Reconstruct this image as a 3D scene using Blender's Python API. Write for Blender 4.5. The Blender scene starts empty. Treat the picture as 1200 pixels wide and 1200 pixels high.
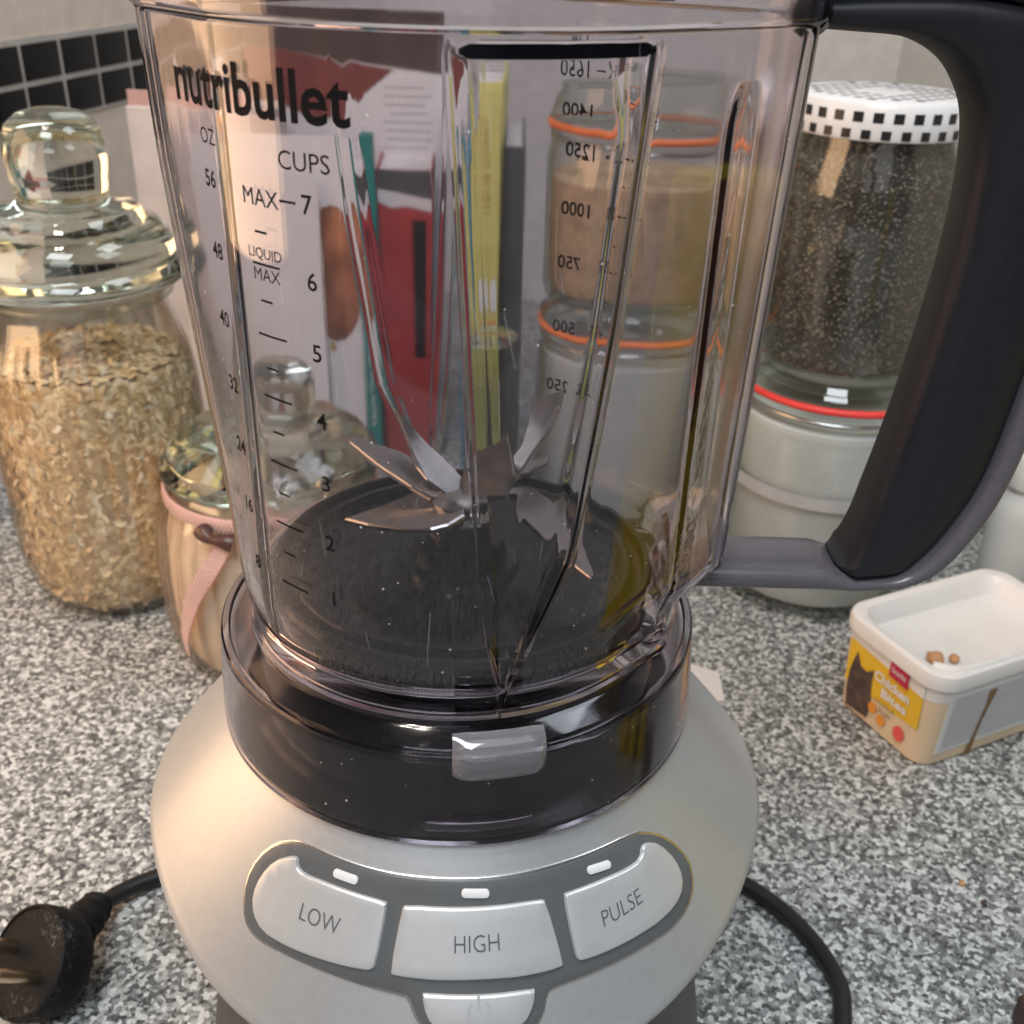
import bpy, bmesh, math, random
from mathutils import Vector, Matrix
from mathutils.geometry import delaunay_2d_cdt
random.seed(7)
PI = math.pi
sin, cos, rad = math.sin, math.cos, math.radians
sc = bpy.context.scene
COL = sc.collection

# ------------------------------------------------------------------ camera, world, lamps, exposure
cam_d = bpy.data.cameras.new('camera')
cam = bpy.data.objects.new('camera', cam_d); COL.objects.link(cam)
cam_d.sensor_width = 36.0; cam_d.lens = 37.5; cam_d.clip_start = 0.01; cam_d.clip_end = 50
rows = ((0.9996250691881927, -0.0273810345038505, 0.0),
        (0.013071023851408896, 0.47719610886095964, -0.8786996199062768),
        (0.024059704611174078, 0.8783701683444504, 0.47737509149154916))
M = Matrix(rows).to_4x4(); M.translation = Vector((0.01476, -0.26158, 0.375))
cam.matrix_world = M
cam_d.dof.use_dof = True; cam_d.dof.focus_distance = 0.27; cam_d.dof.aperture_fstop = 26
sc.camera = cam

world = bpy.data.worlds.new('World'); sc.world = world; world.use_nodes = True
bg = world.node_tree.nodes['Background']
bg.inputs[0].default_value = (0.95, 0.93, 0.95, 1); bg.inputs[1].default_value = 0.085

def area(name, loc, target, size, power, color, shape='RECTANGLE', size_y=None):
    d = bpy.data.lights.new(name, 'AREA'); d.energy = power; d.color = color
    d.shape = shape; d.size = size
    if size_y: d.size_y = size_y
    o = bpy.data.objects.new(name, d); COL.objects.link(o); o.location = loc
    o.rotation_euler = (Vector(target) - Vector(loc)).to_track_quat('-Z', 'Y').to_euler()
    return o
area('fill_lamp', (0.75, 0.15, 1.50), (0.2, 0.15, 0.1), 0.50, 7.5, (0.86, 0.94, 1.0), size_y=0.5)
area('ceiling_lamp', (-0.12, -0.80, 1.45), (0.05, 0.1, 0.1), 0.62, 14.5, (0.88, 0.95, 1.0), size_y=0.45)
area('cabinet_lamp', (-0.62, 0.02, 0.36), (-0.08, 0.05, 0.14), 0.46, 3.1, (1.0, 0.62, 0.34), size_y=0.50)
area('room_fill', (-0.10, -1.70, 0.62), (0.0, 0.0, 0.2), 1.3, 1.6, (0.96, 0.97, 1.0), size_y=0.8)  # added fill behind the camera to brighten the base front, no real window
for k, (x, y) in enumerate(((-0.32, -0.30), (-0.22, -0.26), (-0.34, -0.16), (-0.23, -0.14))):
    area('ceiling_spot', (x, y, 1.6), (x * 0.3, 0.15, 0.1), 0.055, 1.8, (1.0, 0.90, 0.78), shape='DISK')

sc.view_settings.view_transform = 'Standard'; sc.view_settings.look = 'None'
sc.view_settings.exposure = 0.06; sc.view_settings.gamma = 1.0
cy = sc.cycles
cy.use_denoising = True; cy.denoiser = 'OPENIMAGEDENOISE'
cy.max_bounces = 22; cy.transmission_bounces = 22; cy.glossy_bounces = 8; cy.diffuse_bounces = 4
cy.transparent_max_bounces = 32
cy.caustics_refractive = True; cy.caustics_reflective = True; cy.blur_glossy = 0.6
cy.sample_clamp_indirect = 6.0

# ------------------------------------------------------------------ materials
def new_mat(name):
    m = bpy.data.materials.new(name); m.use_nodes = True
    return m, m.node_tree, m.node_tree.nodes['Principled BSDF']

def noise_node(nt, scale, detail=4, rough=0.55, coord='Object'):
    tc = nt.nodes.new('ShaderNodeTexCoord'); n = nt.nodes.new('ShaderNodeTexNoise')
    n.inputs['Scale'].default_value = scale; n.inputs['Detail'].default_value = detail
    n.inputs['Roughness'].default_value = rough
    nt.links.new(tc.outputs[coord], n.inputs['Vector'])
    return n

def ramp_node(nt, src, stops, interp='LINEAR'):
    r = nt.nodes.new('ShaderNodeValToRGB'); r.color_ramp.interpolation = interp
    el = r.color_ramp.elements
    while len(el) < len(stops): el.new(0.5)
    for e, (p, c) in zip(el, stops): e.position = p; e.color = (*c, 1)
    nt.links.new(src, r.inputs['Fac'])
    return r

def pm(name, col, rough=0.45, metal=0.0, var=0.08, scale=60, spec=None, coat=0.0, trans=0.0, bump=0.0, bscale=900, ior=1.46, rvar=0.06):
    m, nt, b = new_mat(name)
    n = noise_node(nt, scale)
    lo = tuple(max(0, c * (1 - var)) for c in col); hi = tuple(min(1, c * (1 + var)) for c in col)
    r = ramp_node(nt, n.outputs['Fac'], [(0.3, lo), (0.7, hi)])
    nt.links.new(r.outputs[0], b.inputs['Base Color'])
    mr = nt.nodes.new('ShaderNodeMapRange')
    mr.inputs['To Min'].default_value = max(0.01, rough - rvar); mr.inputs['To Max'].default_value = rough + rvar
    nt.links.new(n.outputs['Fac'], mr.inputs['Value']); nt.links.new(mr.outputs[0], b.inputs['Roughness'])
    b.inputs['Metallic'].default_value = metal; b.inputs['IOR'].default_value = ior
    b.inputs['Coat Weight'].default_value = coat; b.inputs['Transmission Weight'].default_value = trans
    if bump:
        n2 = noise_node(nt, bscale, 3); bp = nt.nodes.new('ShaderNodeBump')
        bp.inputs['Strength'].default_value = bump; bp.inputs['Distance'].default_value = 0.001
        nt.links.new(n2.outputs['Fac'], bp.inputs['Height']); nt.links.new(bp.outputs[0], b.inputs['Normal'])
    return m

def glass(name, col=(0.97, 0.97, 0.97), ior=1.5, rough=0.0, wob=0.0, wscale=40):
    m = bpy.data.materials.new(name); m.use_nodes = True; nt = m.node_tree; nt.nodes.clear()
    out = nt.nodes.new('ShaderNodeOutputMaterial'); g = nt.nodes.new('ShaderNodeBsdfGlass')
    g.inputs['Color'].default_value = (*col, 1); g.inputs['IOR'].default_value = ior; g.inputs['Roughness'].default_value = rough
    nt.links.new(g.outputs[0], out.inputs[0])
    if wob:
        n = noise_node(nt, wscale, 2); bp = nt.nodes.new('ShaderNodeBump')
        bp.inputs['Strength'].default_value = wob; bp.inputs['Distance'].default_value = 0.001
        nt.links.new(n.outputs['Fac'], bp.inputs['Height']); nt.links.new(bp.outputs[0], g.inputs['Normal'])
    return m

def jug_glass():
    m = glass('clear_jug_plastic', (0.915, 0.900, 0.922), 1.5, 0.0, wob=0.03, wscale=30); nt = m.node_tree
    g = [n for n in nt.nodes if n.type == 'BSDF_GLASS'][0]
    tc = nt.nodes.new('ShaderNodeTexCoord'); sx = nt.nodes.new('ShaderNodeSeparateXYZ'); nt.links.new(tc.outputs['Object'], sx.inputs[0])
    mr = nt.nodes.new('ShaderNodeMapRange'); mr.inputs['From Min'].default_value = 0.060; mr.inputs['From Max'].default_value = 0.066
    mr.inputs['To Min'].default_value = 0.026; mr.inputs['To Max'].default_value = 0.075; nt.links.new(sx.outputs[0], mr.inputs['Value'])
    n = noise_node(nt, 38, 6, 0.7); m2 = nt.nodes.new('ShaderNodeMapRange')
    m2.inputs['From Min'].default_value = 0.45; m2.inputs['From Max'].default_value = 0.75; m2.inputs['To Max'].default_value = 0.02
    nt.links.new(n.outputs['Fac'], m2.inputs['Value'])
    ad = nt.nodes.new('ShaderNodeMath'); nt.links.new(mr.outputs[0], ad.inputs[0]); nt.links.new(m2.outputs[0], ad.inputs[1])
    nt.links.new(ad.outputs[0], g.inputs['Roughness'])
    mp = nt.nodes.new('ShaderNodeMapping'); mp.inputs['Scale'].default_value = (230, 230, 5); nt.links.new(tc.outputs['Object'], mp.inputs[0])
    n3 = nt.nodes.new('ShaderNodeTexNoise'); n3.inputs['Scale'].default_value = 1.0; n3.inputs['Detail'].default_value = 3; nt.links.new(mp.outputs[0], n3.inputs['Vector'])
    b3 = nt.nodes.new('ShaderNodeBump'); b3.inputs['Strength'].default_value = 0.008; b3.inputs['Distance'].default_value = 0.001
    nt.links.new(n3.outputs['Fac'], b3.inputs['Height'])
    old = g.inputs['Normal'].links[0].from_node; nt.links.new(old.outputs[0], b3.inputs['Normal']); nt.links.new(b3.outputs[0], g.inputs['Normal'])
    return m

def thin_glass(name, tint=(0.985, 0.99, 0.985), blend=0.5, rough=0.03, base=0.055, edge=(0.74, 0.76, 0.73), start=0.35):
    """thin clear wall: clear face on, reflecting and slightly tinted towards grazing angles"""
    m = bpy.data.materials.new(name); m.use_nodes = True; nt = m.node_tree; nt.nodes.clear()
    out = nt.nodes.new('ShaderNodeOutputMaterial'); mix = nt.nodes.new('ShaderNodeMixShader')
    tr = nt.nodes.new('ShaderNodeBsdfTransparent'); gl = nt.nodes.new('ShaderNodeBsdfGlossy')
    gl.inputs['Roughness'].default_value = rough
    lw = nt.nodes.new('ShaderNodeLayerWeight'); lw.inputs['Blend'].default_value = blend
    rp = ramp_node(nt, lw.outputs['Facing'], [(start, tint), (0.97, edge)])
    nt.links.new(rp.outputs[0], tr.inputs['Color'])
    lf = nt.nodes.new('ShaderNodeLayerWeight'); lf.inputs['Blend'].default_value = 0.5
    pw = nt.nodes.new('ShaderNodeMath'); pw.operation = 'POWER'; pw.inputs[1].default_value = 4.5
    nt.links.new(lf.outputs['Facing'], pw.inputs[0])
    fr = nt.nodes.new('ShaderNodeMath'); fr.operation = 'MULTIPLY_ADD'; fr.inputs[1].default_value = 0.75; fr.inputs[2].default_value = base
    nt.links.new(pw.outputs[0], fr.inputs[0])
    n = noise_node(nt, 55, 2); bp = nt.nodes.new('ShaderNodeBump')
    bp.inputs['Strength'].default_value = 0.25; bp.inputs['Distance'].default_value = 0.001
    nt.links.new(n.outputs['Fac'], bp.inputs['Height']); nt.links.new(bp.outputs[0], gl.inputs['Normal'])
    nt.links.new(fr.outputs[0], mix.inputs[0])
    nt.links.new(tr.outputs[0], mix.inputs[1]); nt.links.new(gl.outputs[0], mix.inputs[2])
    nt.links.new(mix.outputs[0], out.inputs[0])
    return m

def dusty(name, col, dust):
    m, nt, b = new_mat(name)
    n1 = noise_node(nt, 600, 4, 0.7); n2 = noise_node(nt, 60, 4, 0.6)
    mu = nt.nodes.new('ShaderNodeMath'); mu.operation = 'MULTIPLY'; nt.links.new(n1.outputs['Fac'], mu.inputs[0]); nt.links.new(n2.outputs['Fac'], mu.inputs[1])
    r = ramp_node(nt, mu.outputs[0], [(0.27, col), (0.34, tuple(c * 2.0 for c in col)), (0.46, dust)])
    nt.links.new(r.outputs[0], b.inputs['Base Color']); b.inputs['Roughness'].default_value = 0.65; b.inputs['IOR'].default_value = 1.3
    return m

def scratch_mat(name, col, a):
    m = bpy.data.materials.new(name); m.use_nodes = True; nt = m.node_tree; nt.nodes.clear()
    out = nt.nodes.new('ShaderNodeOutputMaterial'); mix = nt.nodes.new('ShaderNodeMixShader'); mix.inputs[0].default_value = a
    t = nt.nodes.new('ShaderNodeBsdfTransparent'); d = nt.nodes.new('ShaderNodeBsdfDiffuse'); d.inputs['Color'].default_value = (*col, 1)
    nt.links.new(t.outputs[0], mix.inputs[1]); nt.links.new(d.outputs[0], mix.inputs[2]); nt.links.new(mix.outputs[0], out.inputs[0])
    return m

def counter_mat():
    m, nt, b = new_mat('speckled_laminate')
    tc = nt.nodes.new('ShaderNodeTexCoord')
    nz = nt.nodes.new('ShaderNodeTexNoise'); nz.inputs['Scale'].default_value = 420; nz.inputs['Detail'].default_value = 2
    nt.links.new(tc.outputs['Object'], nz.inputs['Vector'])
    add = nt.nodes.new('ShaderNodeMixRGB'); add.blend_type = 'ADD'; add.inputs[0].default_value = 0.0016
    nt.links.new(tc.outputs['Object'], add.inputs[1]); nt.links.new(nz.outputs['Color'], add.inputs[2])
    def cells(scale, stops):
        v = nt.nodes.new('ShaderNodeTexVoronoi'); v.inputs['Scale'].default_value = scale
        nt.links.new(add.outputs[0], v.inputs['Vector'])
        s = nt.nodes.new('ShaderNodeSeparateColor'); nt.links.new(v.outputs['Color'], s.inputs[0])
        return ramp_node(nt, s.outputs[0], stops, 'CONSTANT')
    big = cells(520, [(0, (0.035, 0.037, 0.039)), (0.20, (0.11, 0.115, 0.12)), (0.42, (0.25, 0.257, 0.26)), (0.60, (0.45, 0.465, 0.46)), (0.80, (0.70, 0.72, 0.71))])
    small = cells(1150, [(0, (0.06, 0.06, 0.062)), (0.3, (0.2, 0.205, 0.205)), (0.58, (0.40, 0.41, 0.405)), (0.82, (0.66, 0.68, 0.67))])
    mx = nt.nodes.new('ShaderNodeMixRGB'); mx.inputs[0].default_value = 0.22
    nt.links.new(big.outputs[0], mx.inputs[1]); nt.links.new(small.outputs[0], mx.inputs[2])
    nt.links.new(mx.outputs[0], b.inputs['Base Color'])
    b.inputs['Roughness'].default_value = 0.42
    return m

MAT = dict(
    counter=counter_mat(),
    plaster=pm('painted_plaster', (0.60, 0.57, 0.545), 0.7, bump=0.15, bscale=300),
    plaster_warm=pm('warm_plaster', (0.66, 0.56, 0.48), 0.7, bump=0.15, bscale=300),
    plaster_cool=pm('pale_panel', (0.62, 0.63, 0.62), 0.5),
    tile=pm('black_tile', (0.006, 0.0055, 0.006), 0.12, var=0.3, ior=1.25),
    grout=pm('grout', (0.46, 0.42, 0.39), 0.85, bump=0.3),
    silver=pm('satin_silver', (0.56, 0.573, 0.592), 0.46, metal=0.64, var=0.03, scale=500, bump=0.05, bscale=2600, rvar=0.03),
    silver_edge=pm('polished_silver_edge', (0.70, 0.69, 0.68), 0.25, metal=0.95, var=0.03),
    button=pm('button_silver', (0.60, 0.61, 0.625), 0.38, metal=0.4, var=0.02, scale=300),
    panel=pm('panel_grey', (0.105, 0.112, 0.118), 0.40, var=0.05),
    led=pm('indicator_white', (0.78, 0.78, 0.80), 0.35, var=0.03),
    print_grey=pm('print_grey', (0.10, 0.10, 0.11), 0.5),
    print_faint=pm('print_faint', (0.42, 0.42, 0.43), 0.45),
    ink=pm('black_ink', (0.010, 0.009, 0.010), 0.85, ior=1.2),
    body=pm('body_grey', (0.055, 0.056, 0.06), 0.45),
    black=pm('black_plastic', (0.006, 0.005, 0.008), 0.14, var=0.2, scale=25, rvar=0.03, ior=1.3),
    black_base=pm('smoked_black_plastic', (0.004, 0.0035, 0.006), 0.10, var=0.2, scale=30, rvar=0.02, ior=1.25),
    rubber=pm('soft_black_rubber', (0.0115, 0.012, 0.017), 0.46, var=0.15, scale=400, bump=0.08, bscale=3000),
    smoky=pm('smoky_plastic', (0.125, 0.112, 0.130), 0.30, var=0.08, scale=900, coat=0.2, bump=0.06, bscale=1800),
    steel=pm('blade_steel', (0.33, 0.31, 0.305), 0.22, metal=1.0, var=0.06, scale=240),
    cord=pm('cord_black', (0.012, 0.012, 0.013), 0.42, var=0.2),
    plug=dusty('plug_black', (0.008, 0.008, 0.009), (0.13, 0.13, 0.128)),
    brass=pm('plated_pin', (0.62, 0.52, 0.38), 0.25, metal=1.0),
    jug=jug_glass(), scratch=scratch_mat('scratch', (0.8, 0.78, 0.8), 0.28), speck=scratch_mat('speck', (0.8, 0.78, 0.76), 0.7),
    collar=glass('clear_collar_plastic', (0.90, 0.88, 0.91), 1.42, 0.09, wob=0.04, wscale=30),
    clip=pm('clear_clip_plastic', (0.60, 0.585, 0.63), 0.07, trans=0.8, var=0.04, rvar=0.03, ior=1.65),
    jar=thin_glass('jar_glass'), jar_rib=thin_glass('ribbed_jar_glass', (0.985, 0.975, 0.95), base=0.10, edge=(0.76, 0.72, 0.65), start=0.2),
    jar_g=thin_glass('greenish_jar_glass', (0.93, 0.95, 0.92), edge=(0.60, 0.64, 0.58)),
    lid_glass=glass('thick_glass', (0.96, 0.97, 0.95), 1.5, 0.0, wob=0.12, wscale=60),
    frost=pm('frosted_plastic', (0.80, 0.81, 0.80), 0.4, trans=0.25, var=0.03),
    oat_fill=pm('oat_mass', (0.50, 0.36, 0.20), 0.8, var=0.3, scale=160, bump=0.6, bscale=260),
    oat_a=pm('oat_pale', (0.80, 0.65, 0.44), 0.75, var=0.14, scale=300),
    oat_b=pm('oat_tan', (0.68, 0.51, 0.31), 0.75, var=0.18, scale=300),
    oat_c=pm('oat_cream', (0.84, 0.74, 0.57), 0.75, var=0.12, scale=300),
    sugar=pm('beige_powder', (0.82, 0.66, 0.54), 0.85, var=0.02, scale=25, bump=0.2, bscale=800),
    lentil=pm('beige_grain', (0.52, 0.38, 0.25), 0.7, var=0.25, scale=120, bump=0.5, bscale=350),
    flour=pm('white_flour', (0.54, 0.565, 0.565), 0.85, var=0.05, scale=30, bump=0.2, bscale=60),
    seed_d=pm('seed_dark', (0.050, 0.046, 0.040), 0.4, var=0.3, scale=500),
    seed_m=pm('seed_brown', (0.12, 0.095, 0.07), 0.4, var=0.25, scale=500),
    seed_l=pm('seed_pale', (0.30, 0.27, 0.225), 0.4, var=0.2, scale=500),
    orange=pm('orange_rubber', (0.80, 0.20, 0.05), 0.5),
    red_rubber=pm('red_rubber', (0.72, 0.05, 0.045), 0.45),
    wire=pm('clamp_wire', (0.55, 0.55, 0.55), 0.25, metal=1.0),
    white=pm('white_plastic', (0.78, 0.76, 0.75), 0.4, var=0.03),
    check_w=pm('lid_white', (0.80, 0.80, 0.82), 0.28, var=0.02),
    check_k=pm('lid_black', (0.02, 0.02, 0.022), 0.28),
    check_g=pm('lid_grey', (0.34, 0.34, 0.36), 0.3),
    paper=pm('white_paper', (0.72, 0.69, 0.68), 0.7, var=0.03),
    teal=pm('teal_cover', (0.02, 0.20, 0.18), 0.45), bookred=pm('red_cover', (0.40, 0.055, 0.055), 0.4, var=0.15, scale=25),
    bookblack=pm('black_cover', (0.02, 0.018, 0.02), 0.4), slate=pm('slate_band', (0.10, 0.10, 0.105), 0.5),
    darkred=pm('dark_red_print', (0.20, 0.05, 0.04), 0.45, var=0.3, scale=14), brown=pm('brown_print', (0.075, 0.05, 0.042), 0.5, var=0.3, scale=20),
    peach=pm('peach_print', (0.50, 0.20, 0.11), 0.5, var=0.55, scale=26),
    yellow=pm('yellow_cover', (0.62, 0.60, 0.20), 0.5, var=0.08), blue=pm('blue_cover', (0.10, 0.27, 0.36), 0.5, var=0.12),
    orange_print=pm('orange_print', (0.75, 0.30, 0.03), 0.5), tan_print=pm('tan_print', (0.42, 0.26, 0.10), 0.5),
    pink=pm('pale_pink_card', (0.68, 0.58, 0.54), 0.6), ribbon=pm('pink_ribbon', (0.60, 0.36, 0.33), 0.6, var=0.1),
    dot=pm('ribbon_dot', (0.80, 0.66, 0.62), 0.6), bead=pm('dark_bead', (0.08, 0.035, 0.03), 0.3),
    packet=pm('packet_yellow', (0.88, 0.66, 0.03), 0.4, var=0.06),
    tub_y=pm('label_yellow', (0.80, 0.50, 0.025), 0.4, var=0.04), tub_cream=pm('label_cream', (0.74, 0.58, 0.40), 0.45, var=0.04),
    tub_w=pm('label_white', (0.72, 0.75, 0.75), 0.45, var=0.02), crimson=pm('label_crimson', (0.52, 0.015, 0.06), 0.4),
    cat=pm('cat_print', (0.085, 0.055, 0.045), 0.6, var=0.5, scale=160), coral=pm('label_coral', (0.76, 0.10, 0.09), 0.45),
    treat=pm('treat_brown', (0.52, 0.28, 0.14), 0.75, var=0.2), stain=pm('brown_drip', (0.22, 0.12, 0.045), 0.5),
    wood=pm('dark_wood', (0.07, 0.04, 0.03), 0.5, var=0.4, scale=80),
)

# ------------------------------------------------------------------ helpers
def link_mesh(name, me, mat, parent=None, smooth=True, auto=None):
    o = bpy.data.objects.new(name, me); COL.objects.link(o)
    for mm in (mat if isinstance(mat, (list, tuple)) else [mat]): me.materials.append(MAT[mm])
    if smooth:
        me.polygons.foreach_set('use_smooth', [True] * len(me.polygons))
        if auto is not None:
            bm = bmesh.new(); bm.from_mesh(me)
            for e in bm.edges:
                if len(e.link_faces) == 2 and e.calc_face_angle(0) > rad(auto): e.smooth = False
            bm.to_mesh(me); bm.free()
    if parent: o.parent = parent
    return o

def mesh(name, verts, faces, mat, parent=None, smooth=True, auto=35, fix=True, matidx=None):
    me = bpy.data.meshes.new(name); me.from_pydata([tuple(v) for v in verts], [], faces)
    if matidx: me.polygons.foreach_set('material_index', matidx)
    if fix:
        bm = bmesh.new(); bm.from_mesh(me); bmesh.ops.recalc_face_normals(bm, faces=bm.faces); bm.to_mesh(me); bm.free()
    me.update()
    return link_mesh(name, me, mat, parent, smooth, auto)

def thing(name, label, cat, loc=(0, 0, 0), rz=0, group=None):
    o = bpy.data.objects.new(name, None); COL.objects.link(o); o.empty_display_size = 0.02
    o.location = loc; o.rotation_euler = (0, 0, rz); o['label'] = label; o['category'] = cat
    if group: o['group'] = group
    return o
def tag(o, label, cat, group=None, kind=None):
    o['label'] = label; o['category'] = cat
    if group: o['group'] = group
    if kind: o['kind'] = kind
    return o

def lathe_data(profile, n=72, flute=None, closed=False):
    """profile: list of (r, z); flute(theta, z) -> radius factor"""
    V, Fc = [], []
    m = len(profile)
    for (r, z) in profile:
        for k in range(n):
            t = 2 * PI * k / n; rr = r * (flute(t, z) if flute else 1)
            V.append((rr * cos(t), rr * sin(t), z))
    rng = m if closed else m - 1
    for i in range(rng):
        i2 = (i + 1) % m
        for k in range(n):
            k2 = (k + 1) % n
            Fc.append((i * n + k, i * n + k2, i2 * n + k2, i2 * n + k))
    if not closed:
        if profile[0][0] > 1e-6: Fc.append(tuple(range(n - 1, -1, -1)))
        if profile[-1][0] > 1e-6: Fc.append(tuple((m - 1) * n + k for k in range(n)))
    return V, Fc
def lathe(name, profile, mat, parent=None, n=72, flute=None, closed=False, auto=40):
    V, Fc = lathe_data(profile, n, flute, closed)
    V2 = []
    o = mesh(name, V, Fc, mat, parent, True, auto)
    bm = bmesh.new(); bm.from_mesh(o.data); bmesh.ops.remove_doubles(bm, verts=bm.verts, dist=1e-6)
    bmesh.ops.recalc_face_normals(bm, faces=bm.faces); bm.to_mesh(o.data); bm.free()
    return o
def shell(outer, t):
    """closed profile of a vessel of wall thickness t, open at the top"""
    inner = [(max(0.0, r - t), z) for r, z in outer[1:]]
    inner[0] = (max(0.0, inner[0][0]), inner[0][1] + t * 0.2)
    zb = outer[0][1] + t * 1.6
    inner = [(r, max(z, zb)) for r, z in inner]
    return [(0, outer[0][1])] + list(outer) + inner[::-1] + [(0, zb)]

def rbox(name, size, mat, parent=None, bev=0.002, loc=(0, 0, 0), rot=(0, 0, 0), seg=3, taper=None):
    bm = bmesh.new(); bmesh.ops.create_cube(bm, size=1)
    for v in bm.verts:
        v.co.x *= size[0]; v.co.y *= size[1]; v.co.z *= size[2]
        if taper and v.co.z < 0: v.co.x *= taper; v.co.y *= taper
    if bev: bmesh.ops.bevel(bm, geom=list(bm.edges), offset=bev, segments=seg, affect='EDGES', profile=0.6)
    me = bpy.data.meshes.new(name); bm.to_mesh(me); bm.free()
    o = link_mesh(name, me, mat, parent, True, 40); o.location = loc; o.rotation_euler = rot
    return o

def catmull(P, n=10):
    P = [Vector(p) for p in P]; Q = [2 * P[0] - P[1]] + P + [2 * P[-1] - P[-2]]; out = []
    for i in range(1, len(Q) - 2):
        for k in range(n):
            t = k / n; a, b, c, d = Q[i - 1], Q[i], Q[i + 1], Q[i + 2]
            out.append(0.5 * ((2 * b) + (c - a) * t + (2 * a - 5 * b + 4 * c - d) * t * t + (3 * b - a - 3 * c + d) * t ** 3))
    out.append(P[-1]); return out
def tube(name, pts, r, mat, parent=None, n=14, sm=8, closed=False):
    P = catmull(pts, sm) if sm else [Vector(p) for p in pts]
    V, Fc = [], []
    up = Vector((0, 0, 1)); prev = None
    for i, p in enumerate(P):
        t = (P[min(i + 1, len(P) - 1)] - P[max(i - 1, 0)]).normalized()
        a = (up if abs(t.z) < 0.9 else Vector((1, 0, 0))).cross(t).normalized() if prev is None else (prev - t * prev.dot(t)).normalized()
        prev = a; b = t.cross(a); rr = r(i / (len(P) - 1)) if callable(r) else r
        for k in range(n):
            an = 2 * PI * k / n; V.append(p + (a * cos(an) + b * sin(an)) * rr)
    for i in range(len(P) - 1):
        for k in range(n):
            Fc.append((i * n + k, i * n + (k + 1) % n, (i + 1) * n + (k + 1) % n, (i + 1) * n + k))
    Fc.append(tuple(range(n))[::-1]); Fc.append(tuple((len(P) - 1) * n + k for k in range(n)))
    return mesh(name, V, Fc, mat, parent, True, 50)
def torus(name, R, r, z, mat, parent=None, n=72, m=12, sz=1.0):
    prof = [(R + r * cos(2 * PI * k / m), z + sz * r * sin(2 * PI * k / m)) for k in range(m)]
    return lathe(name, prof, mat, parent, n, closed=True)

_dg = None
def text_data(body, bold=0.0):
    cu = bpy.data.curves.new('text', 'FONT'); cu.body = body; cu.size = 1.0; cu.offset = bold; cu.resolution_u = 3
    o = bpy.data.objects.new('text', cu); COL.objects.link(o)
    dg = bpy.context.evaluated_depsgraph_get(); dg.update()
    me = bpy.data.meshes.new_from_object(o.evaluated_get(dg))
    V = [(v.co.x, v.co.y) for v in me.vertices]; Fc = [tuple(p.vertices) for p in me.polygons]
    bpy.data.objects.remove(o); bpy.data.curves.remove(cu); bpy.data.meshes.remove(me)
    x0 = min(v[0] for v in V); x1 = max(v[0] for v in V); y0 = min(v[1] for v in V); y1 = max(v[1] for v in V)
    return [((x - (x0 + x1) / 2), (y - (y0 + y1) / 2)) for x, y in V], Fc, x1 - x0, y1 - y0
def text_map(items, mapf):
    """items: (body, u, v, height, width or None, bold) laid out in metres; mapf(u, v) -> point"""
    V, Fc = [], []
    for body, u, v, h, w, bold in items:
        if body[0] == '|':      # a plain bar: |len,thick
            L, T = (float(q) for q in body[1:].split(','))
            n = max(2, int(L / 0.0015)); b = len(V)
            for k in range(n + 1):
                for s in (-1, 1): V.append(mapf(u - L / 2 + L * k / n, v + s * T / 2))
            for k in range(n): Fc.append((b + 2 * k, b + 2 * k + 2, b + 2 * k + 3, b + 2 * k + 1))
            continue
        P, Q, tw, th = text_data(body, bold); sy = h / th; sx = (w / tw) if w else sy; b = len(V)
        V += [mapf(u + x * sx, v + y * sy) for x, y in P]; Fc += [tuple(b + i for i in q) for q in Q]
    return V, Fc
def lettering(items, mapf, mat, parent, name='lettering'):
    V, Fc = text_map(items, mapf)
    return mesh(name, V, Fc, mat, parent, False, None, fix=False)

def inset(poly, d):
    n = len(poly); out = []
    area2 = sum(poly[i][0] * poly[(i + 1) % n][1] - poly[(i + 1) % n][0] * poly[i][1] for i in range(n))
    s = 1 if area2 > 0 else -1
    for i in range(n):
        a, b, c = Vector(poly[i - 1]), Vector(poly[i]), Vector(poly[(i + 1) % n])
        e1 = (b - a).normalized(); e2 = (c - b).normalized()
        n1 = Vector((-e1.y, e1.x)) * s; n2 = Vector((-e2.y, e2.x)) * s
        m = (n1 + n2); L = m.length
        m = m / L if L > 1e-6 else n1
        out.append(tuple(b + m * d / max(0.45, m.dot(n1))))
    return out
def smooth_poly(poly, it=2):
    for _ in range(it):
        q = []
        for i in range(len(poly)):
            a, b = Vector(poly[i]), Vector(poly[(i + 1) % len(poly)])
            q += [tuple(a * 0.75 + b * 0.25), tuple(a * 0.25 + b * 0.75)]
        poly = q
    return poly
def dense(poly, d=0.0011):
    q = []
    for i in range(len(poly)):
        a, b = Vector(poly[i]), Vector(poly[(i + 1) % len(poly)]); n = max(1, int((b - a).length / d + 0.5))
        q += [tuple(a.lerp(b, k / n)) for k in range(n)]
    return q
def inside(p, poly):
    c = False; n = len(poly)
    for i in range(n):
        x1, y1 = poly[i]; x2, y2 = poly[(i + 1) % n]
        if (y1 > p[1]) != (y2 > p[1]) and p[0] < (x2 - x1) * (p[1] - y1) / (y2 - y1) + x1: c = not c
    return c
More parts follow.
